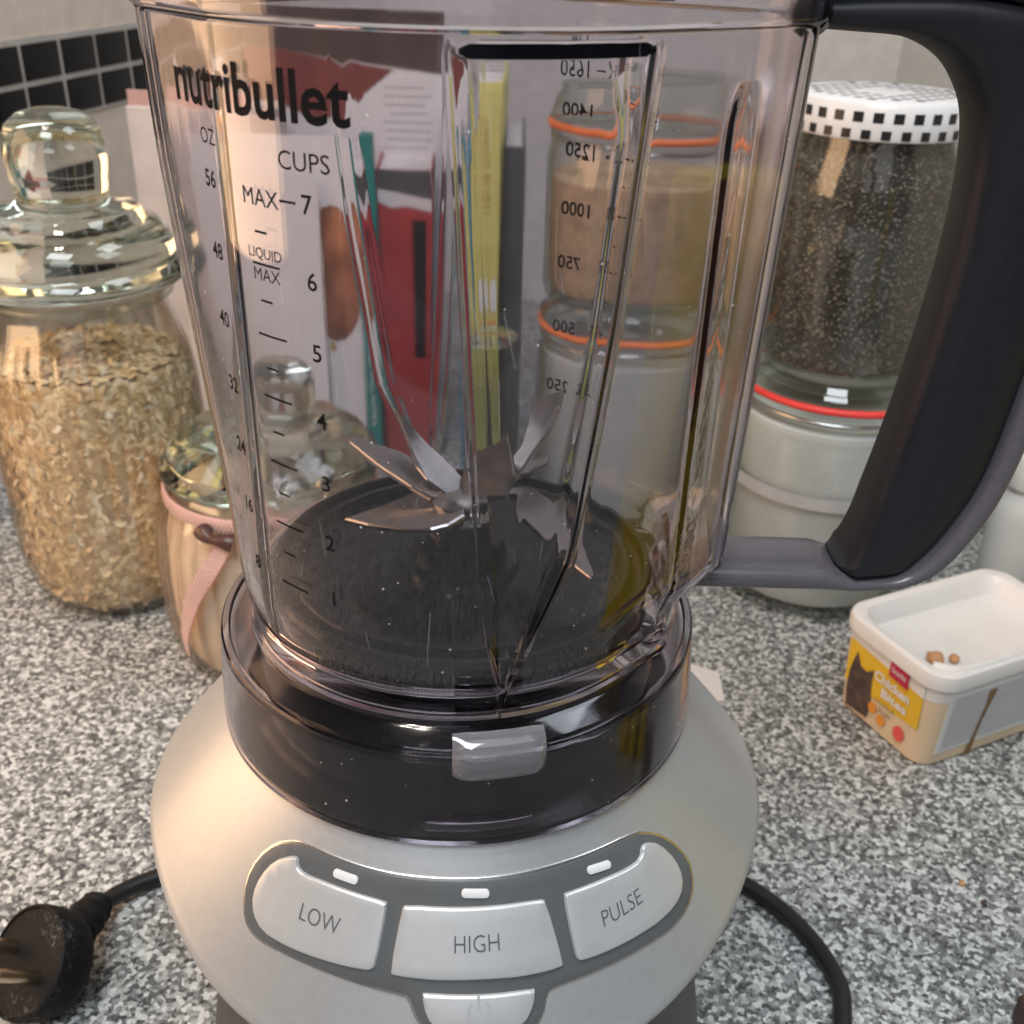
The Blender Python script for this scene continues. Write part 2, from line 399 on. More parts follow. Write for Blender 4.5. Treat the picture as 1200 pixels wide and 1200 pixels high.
def plate(name, poly, mapf, h, bev, mat, parent, step=0.003, base=-0.0015, hole=None):
    """raised piece over a curved face: outline in (u, v) metres, height h with a rounded edge of width bev"""
    poly = dense(poly)
    rings = [(poly, 0.0)] + ([(inset(poly, bev * q), h * math.sqrt(1 - (1 - q) ** 2)) for q in (0.3, 0.65, 1.0)] if bev else [(inset(poly, 1e-4), h)])
    n = len(poly); P2, H = [], []
    for pl, hh in rings:
        P2 += [Vector(p) for p in pl]; H += [hh] * n
    inn = rings[-1][0]; core = inset(inn, step * 0.4)
    xs = [p[0] for p in inn]; ys = [p[1] for p in inn]
    cnt = len(P2)
    x = min(xs)
    while x < max(xs):
        y = min(ys)
        while y < max(ys):
            if inside((x, y), core): P2.append(Vector((x, y))); H.append(h)
            y += step
        x += step
    edges = [(i, (i + 1) % n) for i in range(n)]
    inner0 = (len(rings) - 1) * n
    V2, E2, F2, ov, oe, of = delaunay_2d_cdt(P2, edges, [], 1, 1e-7)
    HH = []
    for src in ov: HH.append(H[src[0]] if src else h)
    V = [mapf(p.x, p.y, HH[i]) for i, p in enumerate(V2)]
    Fc = [tuple(f) for f in F2]
    # skirt down to base
    loc = {}
    for i, src in enumerate(ov):
        for q in src:
            if q < n: loc[q] = i
    b = len(V)
    V += [mapf(poly[i][0], poly[i][1], base) for i in range(n)]
    for i in range(n):
        j = (i + 1) % n
        Fc.append((loc[i], b + i, b + j, loc[j]))
    return mesh(name, V, Fc, mat, parent, True, 30)

# ------------------------------------------------------------------ the setting: counter and walls
o = rbox('countertop', (2.4, 2.2, 0.04), 'counter', None, 0.004, (0.1, 0.35, -0.02)); o['kind'] = 'structure'
o['label'] = 'grey and white speckled laminate kitchen countertop'

WD = Vector((sin(rad(10.5)), cos(rad(10.5)), 0)); WN = Vector((WD.y, -WD.x, 0)); WP = Vector((-0.34, 0.62, 0))
def wall_slab(name, p, d, nrm, s0, s1, z0, z1, mat, t=0.05):
    V = []
    for s in (s0, s1):
        for z in (z0, z1):
            for q in (0, -t): V.append(p + d * s + nrm * q + Vector((0, 0, z)))
    Fc = [(0, 2, 6, 4), (1, 5, 7, 3), (0, 4, 5, 1), (2, 3, 7, 6), (0, 1, 3, 2), (4, 6, 7, 5)]
    w = mesh(name, V, Fc, mat, None, False); w['kind'] = 'structure'; return w
tw = wall_slab('tiled_wall', WP, WD, WN, -0.30, 0.39, 0.0, 1.3, 'plaster_warm')
tw['label'] = 'warm beige kitchen wall with a two-row band of black tiles'
# tile band: grout bed with single tiles
def on_wall(s, z, h): return WP + WD * s + WN * h + Vector((0, 0, z))
V = [on_wall(s, z, h) for s in (-0.299, 0.389) for z in (0.2395, 0.2995) for h in (-0.001, 0.0015)]
mesh('grout_bed', V, [(0, 2, 6, 4), (1, 5, 7, 3), (0, 4, 5, 1), (2, 3, 7, 6), (0, 1, 3, 2), (4, 6, 7, 5)], 'grout', tw, False)
tm = None
k0 = -11
for r in range(2):
    for k in range(k0, 8):
        s = 0.0205 + 0.0505 * k - 0.016 * 0 + random.uniform(-0.0004, 0.0004)
        if s < -0.275 or s > 0.37: continue
        z = 0.2545 + 0.0285 * r
        c = on_wall(s, z, 0.0009)
        if tm is None:
            t = rbox('tile', (0.0462, 0.0245, 0.003), 'tile', tw, 0.0007, c); tm = t.data
        else:
            t = bpy.data.objects.new('tile', tm); COL.objects.link(t); t.parent = tw; t.location = c
        X, Z = WD, WN; Y = Vector((0, 0, 1))
        t.rotation_euler = Matrix((X, Y, X.cross(Y))).transposed().to_euler()
        t.rotation_euler.x += random.uniform(-0.008, 0.008)
BP = WP + WD * 0.39; BD = Vector((WD.y, -WD.x, 0)); BN = Vector((-WD.x, -WD.y, 0))
bw = wall_slab('back_wall', BP, BD, BN, -0.05, 0.75, 0.0, 1.3, 'plaster'); bw['label'] = 'warm grey kitchen wall behind the jars and books'
sw = wall_slab('side_panel', Vector((0.385, 0.12, 0)), Vector((0, 1, 0)), Vector((-1, 0, 0)), 0.0, 0.80, 0.0, 0.62, 'plaster_cool', 0.02)
sw['label'] = 'pale grey smooth panel closing the counter on its far side'

# ------------------------------------------------------------------ the blender
root = thing('blender', 'large kitchen blender with clear jug, dark handle and silver base with buttons', 'blender')

# --- base
def sstep(x, a, b):
    t = min(1, max(0, (x - a) / (b - a))); return t * t * (3 - 2 * t)
def base_edge(th):
    s = sstep(cos(th), 0.3, 1.0); return 0.0932 + 0.002 * s, 0.1435 - 0.0175 * s
def base_pt(th, t):
    re, ze = base_edge(th); r = 0.066 + (re - 0.066) * t; z = 0.1752 + (ze - 0.1752) * (0.86 * t + 0.14 * t * t)
    return Vector((r * sin(th), -r * cos(th), z))
def base_n(th, t):
    e = 1e-3; a = base_pt(th + e, t) - base_pt(th - e, t); b = base_pt(th, t + e) - base_pt(th, t - e)
    n = b.cross(a).normalized(); return n if n.z > 0 else -n
NT, NR = 160, 22
V, Fc = [], []
for i in range(NR + 1):
    for k in range(NT): V.append(base_pt(2 * PI * k / NT, i / NR))
lip = [(0.0012, -0.0016), (0.0010, -0.0042), (-0.0006, -0.0052), (-0.006, -0.0054)]
for dr, dz in lip:
    for k in range(NT):
        th = 2 * PI * k / NT; p = base_pt(th, 1.0); q = Vector((sin(th), -cos(th), 0)); V.append(p + q * dr + Vector((0, 0, dz)))
for i in range(NR + len(lip)):
    for k in range(NT): Fc.append((i * NT + k, i * NT + (k + 1) % NT, (i + 1) * NT + (k + 1) % NT, (i + 1) * NT + k))
mesh('base_cover', V, Fc, 'silver', root, True, 60)
# body under the cover
prof_b = [(0.088, 0.0), (0.090, 0.006), (0.0875, 0.03), (0.083, 0.06), (0.0835, 0.09)]
V, Fc = [], []
ring = []
for (r, z) in prof_b:
    for k in range(NT):
        th = 2 * PI * k / NT; V.append((r * sin(th), -r * cos(th), z))
for k in range(NT):
    th = 2 * PI * k / NT; re, ze = base_edge(th); V.append(((re - 0.0065) * sin(th), -(re - 0.0065) * cos(th), ze - 0.0045))
for i in range(len(prof_b)):
    for k in range(NT): Fc.append((i * NT + k, i * NT + (k + 1) % NT, (i + 1) * NT + (k + 1) % NT, (i + 1) * NT + k))
Fc.append(tuple(range(NT)))
mesh('base_body', V, Fc, 'body', root, True, 60)
for a in (-52, 52, 128, -128):
    p = Vector((0.0875 * sin(rad(a)), -0.0875 * cos(rad(a)), 0.012))
    rbox('foot', (0.026, 0.013, 0.024), 'body', root, 0.003, p, (0, 0, rad(a)))

POLY = {
'panel':[(-38.5, 0.64), (-40.38, 0.515), (-39.75, 0.382), (-36.88, 0.265), (-32.5, 0.2), (-28.38, 0.188), (-21.75, 0.19), (-11.75, 0.195), (-2.38, 0.195), (5.25, 0.197), (13.38, 0.2), (24.0, 0.2), (33.25, 0.21), (40.12, 0.225), (45.38, 0.27), (50.0, 0.397), (52.38, 0.578), (51.12, 0.703), (47.88, 0.758), (43.0, 0.763), (37.12, 0.733), (29.38, 0.713), (23.12, 0.708), (18.88, 0.71), (17.62, 0.728), (16.5, 0.818), (14.62, 0.868), (11.5, 0.885), (6.12, 0.883), (0.25, 0.868), (-2.25, 0.83), (-3.63, 0.778), (-4.88, 0.708), (-5.75, 0.695), (-12.62, 0.68), (-21.0, 0.672), (-28.25, 0.68), (-33.25, 0.698), (-36.5, 0.688)],
'low':[(-30.63, 0.25), (-32.25, 0.26), (-35.62, 0.325), (-37.5, 0.435), (-37.75, 0.542), (-36.12, 0.618), (-33.12, 0.658), (-28.62, 0.653), (-21.25, 0.638), (-12.88, 0.625), (-11.62, 0.618), (-10.88, 0.595), (-10.12, 0.32), (-10.75, 0.307), (-16.38, 0.3), (-23.62, 0.297), (-28.25, 0.305), (-29.88, 0.29)],
'high':[(-6.88, 0.307), (3.63, 0.307), (12.88, 0.312), (18.88, 0.32), (20.0, 0.335), (21.5, 0.625), (20.88, 0.643), (14.75, 0.64), (8.0, 0.63), (3.5, 0.628), (-0.38, 0.628), (-7.62, 0.625), (-8.62, 0.615), (-7.62, 0.333)],
'pulse':[(23.25, 0.33), (24.38, 0.325), (32.38, 0.335), (38.75, 0.355), (41.5, 0.355), (42.88, 0.307), (44.5, 0.31), (47.25, 0.365), (49.38, 0.503), (49.25, 0.618), (47.0, 0.682), (42.62, 0.695), (34.75, 0.67), (24.88, 0.648), (24.0, 0.64), (23.5, 0.61)],
'power':[(-3.0, 0.682), (-2.25, 0.677), (6.38, 0.685), (15.63, 0.693), (16.0, 0.705), (15.63, 0.755), (14.38, 0.815), (12.88, 0.843), (10.25, 0.853), (3.5, 0.85), (-0.25, 0.835), (-2.12, 0.778)],
}
UR, VS = 0.078, 0.043          # metres per radian and per unit slope, so that outlines are near true size
def uv(p): return (rad(p[0]) * UR, -p[1] * VS)
def onbase(u, v, h=0.0):
    th, t = u / UR, -v / VS
    return base_pt(th, t) + base_n(th, t) * h
def onbase_text(h):
    return lambda u, v: onbase(u, v, h)
pp = smooth_poly([uv(p) for p in POLY['panel']], 1)
plate('panel_bezel', inset(pp, -0.0007), onbase, 0.00035, 0.0003, 'silver_edge', root, 0.004)
plate('control_panel', pp, onbase, 0.00055, 0.0002, 'panel', root, 0.003)
for nm in ('low', 'high', 'pulse', 'power'):
    b = plate('button', smooth_poly([uv(p) for p in POLY[nm]], 1), onbase, 0.0016, 0.0008, 'button', root, 0.0025, 0.0)
    if nm != 'power':
        body, (a, t), hh = {'low': ('LOW', (-22.50, 0.465), 0.0033), 'high': ('HIGH', (6.38, 0.468), 0.0032), 'pulse': ('PULSE', (34.25, 0.503), 0.0032)}[nm]
        b['label'] = 'silver button marked ' + body
        u, v = uv((a, t))
        lettering([(body, u, v, hh, None, -0.012)], onbase_text(0.00175), 'print_grey', b)
    else:
        b['label'] = 'silver power button with a faint power symbol'
        u, v = uv((6.4, 0.760)); R = 0.0026; V, Fc = [], []
        for k in range(29):
            an = rad(90 + 38 + (360 - 76) * k / 28)
            for rr in (R, R - 0.0005): V.append(onbase(u + rr * cos(an), v + rr * sin(an), 0.00175))
        for k in range(28): Fc.append((2 * k, 2 * k + 1, 2 * k + 3, 2 * k + 2))
        bq = len(V)
        for x, y in ((-0.00028, 0.0007), (0.00028, 0.0007), (0.00028, 0.0033), (-0.00028, 0.0033)): V.append(onbase(u + x, v + y, 0.00175))
        Fc.append((bq, bq + 1, bq + 2, bq + 3))
        mesh('power_symbol', V, Fc, 'print_faint', b, False, fix=False)
def pill(L, r, ang, n=7):
    P = [(L * sx + r * cos(t), r * sin(t)) for sx, t0 in ((1, -PI / 2), (-1, PI / 2)) for t in (t0 + PI * k / n for k in range(n + 1))]
    return [(x * cos(ang) - y * sin(ang), x * sin(ang) + y * cos(ang)) for x, y in P]
for a, t, ang in ((-19.54, 0.249, -0.02), (6.42, 0.254, -0.05), (32.15, 0.282, -0.12)):
    u, v = uv((a, t))
    plate('indicator_light', [(u + x, v + y) for x, y in pill(0.0028, 0.0010, ang)], onbase, 0.0011, 0.0003, 'led', root, 0.0015, 0.0)

# --- clear collar around the jug foot, dark seat inside it
co = [(0.0692, 0.1760), (0.0692, 0.1785), (0.0686, 0.190), (0.0679, 0.2010), (0.0676, 0.2030), (0.0670, 0.2036), (0.0655, 0.2037), (0.0650, 0.2028),
      (0.0602, 0.2046), (0.0592, 0.2052), (0.0588, 0.2082), (0.0562, 0.2082), (0.0566, 0.2040), (0.0585, 0.2022), (0.0636, 0.2006), (0.0650, 0.1995),
      (0.0660, 0.190), (0.0666, 0.1785), (0.0667, 0.1760)]
lathe('collar', co, 'collar', root, 128, closed=True, auto=30)
seat = [(0, 0.1665), (0.0655, 0.1665), (0.0657, 0.1765), (0.0600, 0.1780), (0.0588, 0.1795), (0.0570, 0.196), (0.0540, 0.2035), (0.050, 0.2045), (0, 0.2045)]
lathe('motor_seat', seat, 'black_base', root, 96, auto=25)
# clips on the collar front
def collar_block(name, a0, da, z0, z1, r0, r1, mat, prof=None):
    V, Fc = [], []; n = 14; m = prof or [(0, 0.0), (0.15, 0.7), (0.5, 1.0), (0.8, 0.85), (1, 0.55)]
    for k in range(n + 1):
        th = rad(a0 + da * (k / n - 0.5)); e = min(1, min(k, n - k) / 1.5)
        for t, h in m:
            r = r0 + (r1 - r0) * h * (0.45 + 0.55 * e); z = z0 + (z1 - z0) * t; V.append((r * sin(th), -r * cos(th), z))
        for t, h in reversed(m):
            z = z0 + (z1 - z0) * t; V.append(((r0 - 0.0008) * sin(th), -(r0 - 0.0008) * cos(th), z))
    s = 2 * len(m)
    for k in range(n):
        for i in range(s): Fc.append((k * s + i, k * s + (i + 1) % s, (k + 1) * s + (i + 1) % s, (k + 1) * s + i))
    Fc.append(tuple(range(s))); Fc.append(tuple(n * s + i for i in range(s))[::-1])
    return mesh(name, V, Fc, mat, root, True, 35)
collar_block('latch', 11.4, 19.0, 0.1970, 0.2092, 0.0670, 0.0716, 'clip', [(0, 0.1), (0.1, 0.75), (0.28, 0.98), (0.5, 1.0), (0.66, 0.88), (0.78, 0.66), (0.88, 0.36), (0.96, 0.05), (1, -0.25)])
collar_block('latch_slot', 7.5, 22, 0.1805, 0.1832, 0.0688, 0.0697, 'collar')

# --- jug
def lerp_tab(z, T):
    if z <= T[0][0]: return T[0][1]
    for (a, va), (b, vb) in zip(T, T[1:]):
        if z <= b: return va + (vb - va) * (z - a) / (b - a)
    return T[-1][1]
HL, HR = rad(-85), rad(90)
def hull(d, c, a, e):
    A = a + e; dt = math.acos(min(1, c / A)); d = abs(d)
    if d >= dt: return c
    r = c / cos(dt - d)
    if d >= 1.2: return r
    q = a / cos(d); k = 0.005; h = max(k - abs(r - q), 0) / k
    return max(c, min(r, q) - h * h * k / 4)
def wrap(x): return (x + PI) % (2 * PI) - PI
def jug_r(th, z):
    c = lerp_tab(z, [(0.2, 0.0570), (0.226, 0.0603), (0.36, 0.0607)])
    aL = lerp_tab(z, [(0.2, 0.0573), (0.206, 0.0585), (0.228, 0.0612), (0.285, 0.0664), (0.33, 0.0697), (0.36, 0.0706)])
    aR = lerp_tab(z, [(0.2, 0.0575), (0.2135, 0.0595), (0.2232, 0.0606), (0.2300, 0.0712), (0.296, 0.0740), (0.36, 0.0765)])
    r1, r2 = hull(wrap(th - HL), c, aL, 0.004), hull(wrap(th - HR), c, aR, 0.028)
    rim = 0.0016 * sstep(z, 0.3594, 0.3610)
    return max(r1, r2) + rim
RC = [(0.2085, 13), (0.23, 15), (0.25, 18), (0.302, 20.3), (0.357, 21.5)]
RW = [(0.2085, 0.35), (0.216, 1.2), (0.23, 5.6), (0.25, 10.6), (0.302, 15.6), (0.357, 19.7), (0.364, 19.8)]
def rib_depth(hw, z, deep):
    w = rad(hw) * 0.061
    return min(deep, w * 0.55) * 1.0
zs = [0.2062, 0.2072, 0.209, 0.2115] + [0.2145 + 0.00385 * i for i in range(35)] + [0.3495, 0.3500, 0.3507, 0.3514, 0.352, 0.3527, 0.3533, 0.354, 0.3547, 0.3553, 0.356, 0.3568, 0.3576, 0.3584, 0.3592, 0.3597, 0.3602, 0.3607, 0.3613, 0.3625, 0.368, 0.376, 0.386, 0.394, 0.396]
EO = [-9, -6.5, -5.2, -4.4, -3.6, -2.8, -2.0, -1.5, -1.1, -0.8, -0.5, -0.25, 0, 0.25, 0.5, 0.8, 1.1, 1.5, 2.0, 2.6]   # millimetres from a rib edge, inside negative
def dent(e, k):
    """dent fraction inside a rib edge and the height of the bead that runs along it"""
    return sstep(-e, 0.4 * k, 5.2 * k), math.exp(-(e / (0.75 * k)) ** 2)
def cols(z):
    """column angles, dents and beads for a row: two ribs with their edges kept on grid lines"""
    c, hw = rad(lerp_tab(z, RC)), rad(lerp_tab(z, RW)); out = []
    wm = hw * 61.0; k = min(1.0, wm / 9.6)
    for base, nA in ((c, 180), (c + PI, 180)):
        L = [(-hw - e * k / 61.0 if False else -(hw + e * k / 61.0), e * k) for e in reversed(EO)] + [(0.0, -wm)] + [(hw + e * k / 61.0, e * k) for e in EO]
        for a, e in L:
            d, bd = dent(e, k); out.append((base + a, d, bd))
        a0 = base + hw + EO[-1] * k / 61.0; a1 = base + PI - hw - EO[-1] * k / 61.0
        for q in range(1, nA): out.append((a0 + (a1 - a0) * q / nA, 0.0, 0.0))
    return out
def ridge(th, z):
    """raised lines moulded inside the wall where the spout and the handle spine begin"""
    if z > 0.352 or z < 0.214: return 0.0
    f = sstep(z, 0.214, 0.224) * (1 - sstep(z, 0.342, 0.350)); v = 0.0
    for a, w, h in ((-50.2 , 1.0, 0.0014), (63.4, 1.8, 0.0015)):
        d = wrap(th - rad(a)) / rad(w)
        if abs(d) < 3: v += h * math.exp(-d * d)
    return v * f
TWALL = 0.0027
Vo, Vi = [], []
NC = len(cols(0.3))
for z in zs:
    hw = lerp_tab(z, RW); top = 1 - sstep(z, 0.3558, 0.3582); dd = rib_depth(hw, z, 0.0014 + 0.0028 * sstep(z, 0.340, 0.354)) * top
    kb = min(1.0, hw / 4.0) * top * 0.00030
    top2 = 1 - sstep(z, 0.315, 0.350)
    for ci, (th, dep, bead) in enumerate(cols(z)):
        if ci >= NC // 2: dep *= top2; bead *= 0.6 * top2
        r = jug_r(th, z) - dd * dep + kb * bead
        ri = r - TWALL - ridge(th, z)
        if z < 0.2145: ri = min(ri, 0.0535)
        Vo.append((r * sin(th), -r * cos(th), z)); Vi.append((ri * sin(th), -ri * cos(th), max(z, 0.2110 if z < 0.2115 else z)))
NZ = len(zs); V = Vo + Vi; off = len(Vo); Fc = []
for i in range(NZ - 1):
    for k in range(NC):
        k2 = (k + 1) % NC
        Fc.append((i * NC + k, i * NC + k2, (i + 1) * NC + k2, (i + 1) * NC + k))
        if i >= 3: Fc.append((off + i * NC + k, off + (i + 1) * NC + k, off + (i + 1) * NC + k2, off + i * NC + k2))
for k in range(NC):
    k2 = (k + 1) % NC; t = (NZ - 1) * NC
    Fc.append((t + k, t + k2, off + t + k2, off + t + k))
    Fc.append((k, off + 3 * NC + k, off + 3 * NC + k2, k2))
jug = mesh('jug', V, Fc, 'jug', root, True, 38)
bm = bmesh.new(); bm.from_mesh(jug.data); bmesh.ops.delete(bm, geom=[v for v in bm.verts if not v.link_faces], context='VERTS')
bmesh.ops.recalc_face_normals(bm, faces=bm.faces); bm.to_mesh(jug.data); bm.free()

def on_jug(h):
    def f(u, v):           # u: metres along the wall measured from angle 0 at radius 0.0607, v: height
        th = u / 0.0607; r = jug_r(th, v) + h
        return Vector((r * sin(th), -r * cos(th), v))
    return f
def ju(deg): return rad(deg) * 0.0607
T = []
T.append(('nutribullet', ju(-40.4), 0.3476, 0.0096, ju(-15.6) - ju(-65.1), 0.022))
T += [('CUPS', ju(-25.7), 0.3361, 0.0036, None, 0.0), ('OZ', ju(-53.6), 0.3373, 0.0032, None, 0.0),
      ('MAX', ju(-37.0), 0.3280, 0.0034, None, 0.0), ('|0.0042,0.0005', ju(-29.9), 0.3282, 0, 0, 0),
      ('LIQUID', ju(-37.1), 0.3166, 0.0026, None, 0.0), ('|0.0082,0.0005', ju(-36.9), 0.3145, 0, 0, 0), ('MAX', ju(-36.9), 0.3124, 0.0026, None, 0.0)]
for k, n in enumerate('7654321'): T.append((n, ju(-25.4), 0.3282 - 0.0150 * k, 0.0038, None, 0.01))
for k, n in enumerate(('56', '48', '40', '32', '24', '16', '8')): T.append((n, ju((-54.4, -55.0, -55.6, -54.6, -54.2, -53.2, -51.6)[k]), 0.3288 - 0.0152 * k, 0.0037, None, 0.02))
for k, z in enumerate((0.2993, 0.2852, 0.2694, 0.2538, 0.2374)): T.append(('|0.0088,0.0005', ju(-36.9), z, 0, 0, 0))
for z in (0.3211, 0.3068, 0.2919, 0.277, 0.2618, 0.246): T.append(('|0.0036,0.0005', ju(-37.6), z, 0, 0, 0))
lettering(T, on_jug(0.00015), 'ink', jug)
T = [('1650', ju(151), 0.3436, 0.0036, None, 0.005), ('MAX', ju(134.5), 0.3440, 0.0034, None, 0.0), ('|0.0042,0.0005', ju(142.5), 0.3438, 0, 0, 0),
     ('LIQUID', ju(132.7), 0.3338, 0.0026, None, 0.0), ('|0.0082,0.0005', ju(133.0), 0.3317, 0, 0, 0), ('MAX', ju(133.6), 0.3295, 0.0026, None, 0.0),
     ('ML', ju(150), 0.3525, 0.003, None, 0.0)]
for n, a, z in (('1400', 149.6, 0.3319), ('1250', 148, 0.3211), ('1000', 148.6, 0.3054), ('750', 149.8, 0.2897), ('500', 150.4, 0.2699), ('250', 151.5, 0.2507)):
    T.append((n, ju(a), z, 0.0040, None, 0.018))
for a, z in ((135, 0.3208), (135.4, 0.3054), (136.6, 0.2892), (139, 0.2704), (142, 0.2498)): T.append(('|0.0075,0.0005', ju(a), z, 0, 0, 0))
for a, z in ((134.3, 0.3136), (136.6, 0.2968), (137.1, 0.2803), (139.2, 0.2606)): T.append(('|0.0036,0.0005', ju(a), z, 0, 0, 0))
lettering(T, on_jug(0.00015), 'ink', jug)

V, Fc = [], []
f_ = on_jug(0.00012)
for k in range(70):
    u = ju(random.uniform(-80, 100)); z = random.uniform(0.222, 0.354); L = random.uniform(0.003, 0.016); sl = random.uniform(-0.25, 0.25); w = random.uniform(0.00004, 0.00008); b = len(V)
    for i in range(5):
        t = i / 4 - 0.5; V += [f_(u + sl * L * t - w, z + L * t), f_(u + sl * L * t + w, z + L * t)]
    Fc += [(b + 2 * i, b + 2 * i + 1, b + 2 * i + 3, b + 2 * i + 2) for i in range(4)]
o = mesh('scratches', V, Fc, 'scratch', jug, False, fix=False); o['kind'] = 'stuff'
V, Fc = [], []
for k in range(135):
    if k < 110: u = ju(random.uniform(-85, 100)); z = random.uniform(0.212, 0.356); g_ = f_
    else:
        u = ju(random.uniform(-75, 75)); z = random.uniform(0.178, 0.2005)
        g_ = lambda a, q: Vector(((0.0693 - (q - 0.1785) * 0.058) * sin(a / 0.0607), -(0.0693 - (q - 0.1785) * 0.058) * cos(a / 0.0607), q))
    r = random.choice((0.00010, 0.00014, 0.00014, 0.0002, 0.0003)); b = len(V)
    V += [g_(u + r * cos(PI * i / 3), z + r * sin(PI * i / 3)) for i in range(6)]; Fc.append(tuple(b + i for i in range(6)))
o = mesh('dust_specks', V, Fc, 'speck', jug, False, fix=False); o['kind'] = 'stuff'
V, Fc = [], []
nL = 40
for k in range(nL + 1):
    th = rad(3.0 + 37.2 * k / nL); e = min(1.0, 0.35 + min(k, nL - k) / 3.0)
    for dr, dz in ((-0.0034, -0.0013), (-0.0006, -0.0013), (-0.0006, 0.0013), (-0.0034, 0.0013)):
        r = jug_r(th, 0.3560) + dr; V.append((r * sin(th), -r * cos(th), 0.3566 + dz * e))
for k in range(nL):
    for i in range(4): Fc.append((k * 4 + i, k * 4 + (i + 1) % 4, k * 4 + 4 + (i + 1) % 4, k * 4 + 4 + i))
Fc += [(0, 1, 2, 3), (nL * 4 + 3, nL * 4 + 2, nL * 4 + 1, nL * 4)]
mesh('dark_refraction_strip', V, Fc, 'black', jug, True, 40)  # added black strip standing in for dark refraction at the rib's top ledge

# --- blade plate and blades
bp = [(0, 0.2125), (0.0528, 0.2125), (0.0533, 0.2190), (0.0526, 0.2204), (0.0512, 0.2204), (0.0505, 0.2180), (0.0488, 0.2172), (0.0480, 0.2188), (0.0470, 0.2200), (0.0454, 0.2200), (0.0446, 0.2184), (0.0435, 0.2172), (0.030, 0.2166), (0.0175, 0.2170), (0.0165, 0.2192), (0.0135, 0.2196), (0.0122, 0.226), (0, 0.226)]
lathe('blade_plate', bp, 'black', root, 96, auto=25)
lathe('blade_hub', [(0, 0.2245), (0.0095, 0.2245), (0.0095, 0.2330), (0.0078, 0.2345), (0.0078, 0.2375), (0.0055, 0.2385), (0, 0.2387)], 'steel', root, 32)
def blade(poly, th=0.0015, mat='steel'):
    P = [Vector(p) for p in poly]; n = len(P); nr = Vector((0, 0, 0)); c = sum(P, Vector()) / n
    for i in range(n): nr += (P[i] - c).cross(P[(i + 1) % n] - c)
    nr.normalize(); nr = nr if nr.z > 0 else -nr
    V2 = [c + (p - c) * 0.965 for p in P]
    V = [p - nr * th for p in P] + [p - nr * th * 0.35 for p in P] + [p for p in V2]
    Fc = [tuple(range(n))[::-1], tuple(range(2 * n, 3 * n))]
    for j in (0, n):
        for i in range(n): Fc.append((j + i, j + (i + 1) % n, j + n + (i + 1) % n, j + n + i))
    return mesh('blade', V, Fc, mat, root, False)
for poly in (
    [(-0.0353, 0.0245, 0.2446), (-0.0296, 0.0232, 0.2437), (-0.018, 0.0197, 0.2418), (-0.0148, 0.0173, 0.2411), (-0.0117, 0.0097, 0.24), (-0.0065, 0.0049, 0.2388), (0.0003, 0.0028, 0.2377), (0.0007, -0.0036, 0.2371), (-0.0077, -0.0016, 0.2384), (-0.0134, 0.0021, 0.2395), (-0.0245, 0.0116, 0.2419), (-0.0335, 0.021, 0.244)],
    [(-0.0203, 0.0274, 0.2522), (-0.0162, 0.0234, 0.2497), (-0.0103, 0.017, 0.246), (-0.0051, 0.0126, 0.2432), (0.0013, 0.007, 0.2396), (0.0051, 0.002, 0.2369), (0.0006, -0.0025, 0.2365), (-0.0043, 0.0008, 0.2389), (-0.0092, 0.0035, 0.2411), (-0.0124, 0.0072, 0.2431), (-0.0156, 0.0158, 0.2469)],
    [(-0.032, -0.0017, 0.231), (-0.0248, -0.0072, 0.2324), (-0.0149, -0.0124, 0.2343), (-0.0066, -0.0149, 0.2359), (-0.0022, -0.0139, 0.2368), (0.0021, -0.0097, 0.2378), (0.0027, 0.0022, 0.2381), (-0.0047, 0.0061, 0.2366), (-0.0122, 0.0085, 0.2352), (-0.019, 0.0041, 0.2337), (-0.0259, 0.0008, 0.2323)],
    [(0.0158, 0.0054, 0.2368), (0.0157, -0.006, 0.2362), (0.0164, -0.0107, 0.2359), (0.0178, -0.0075, 0.236), (0.0272, -0.0235, 0.2345), (0.0301, -0.0215, 0.2344), (0.0299, -0.0274, 0.2341), (0.0345, -0.0332, 0.2335), (0.0355, -0.0309, 0.2336), (0.0338, -0.0202, 0.2343), (0.0305, -0.009, 0.2351), (0.0254, 0.0036, 0.2361), (0.0194, 0.0103, 0.2369), (0.012, 0.012, 0.2374), (0.002, 0.004, 0.237)],
    [(0.0194, 0.0335, 0.2538), (0.0292, 0.0339, 0.2567), (0.0279, 0.027, 0.2541), (0.0251, 0.0191, 0.2507), (0.021, 0.0129, 0.2475), (0.0173, 0.0064, 0.2444), (0.0123, -0.0017, 0.2404), (0.0076, -0.0019, 0.239), (0.0109, 0.0051, 0.2422), (0.0171, 0.0148, 0.2471), (0.019, 0.0228, 0.2502)],
    [(0.0256, 0.0217, 0.2406), (0.0248, 0.0176, 0.2403), (0.0205, 0.0134, 0.2397), (0.0145, 0.0109, 0.2392), (0.0099, -0.0002, 0.2382), (0.0064, 0.0001, 0.238), (0.0119, 0.0165, 0.2393), (0.0206, 0.0195, 0.2401)],
    [(0.001, 0.0116, 0.2449), (0.0083, 0.0102, 0.2489), (0.0127, 0.0107, 0.2522), (0.0138, 0.0055, 0.25), (0.0149, -0.0025, 0.2461), (0.0123, -0.0069, 0.2418), (0.0017, -0.0007, 0.2382), (0.0002, 0.0051, 0.2405)]):
    blade(poly)

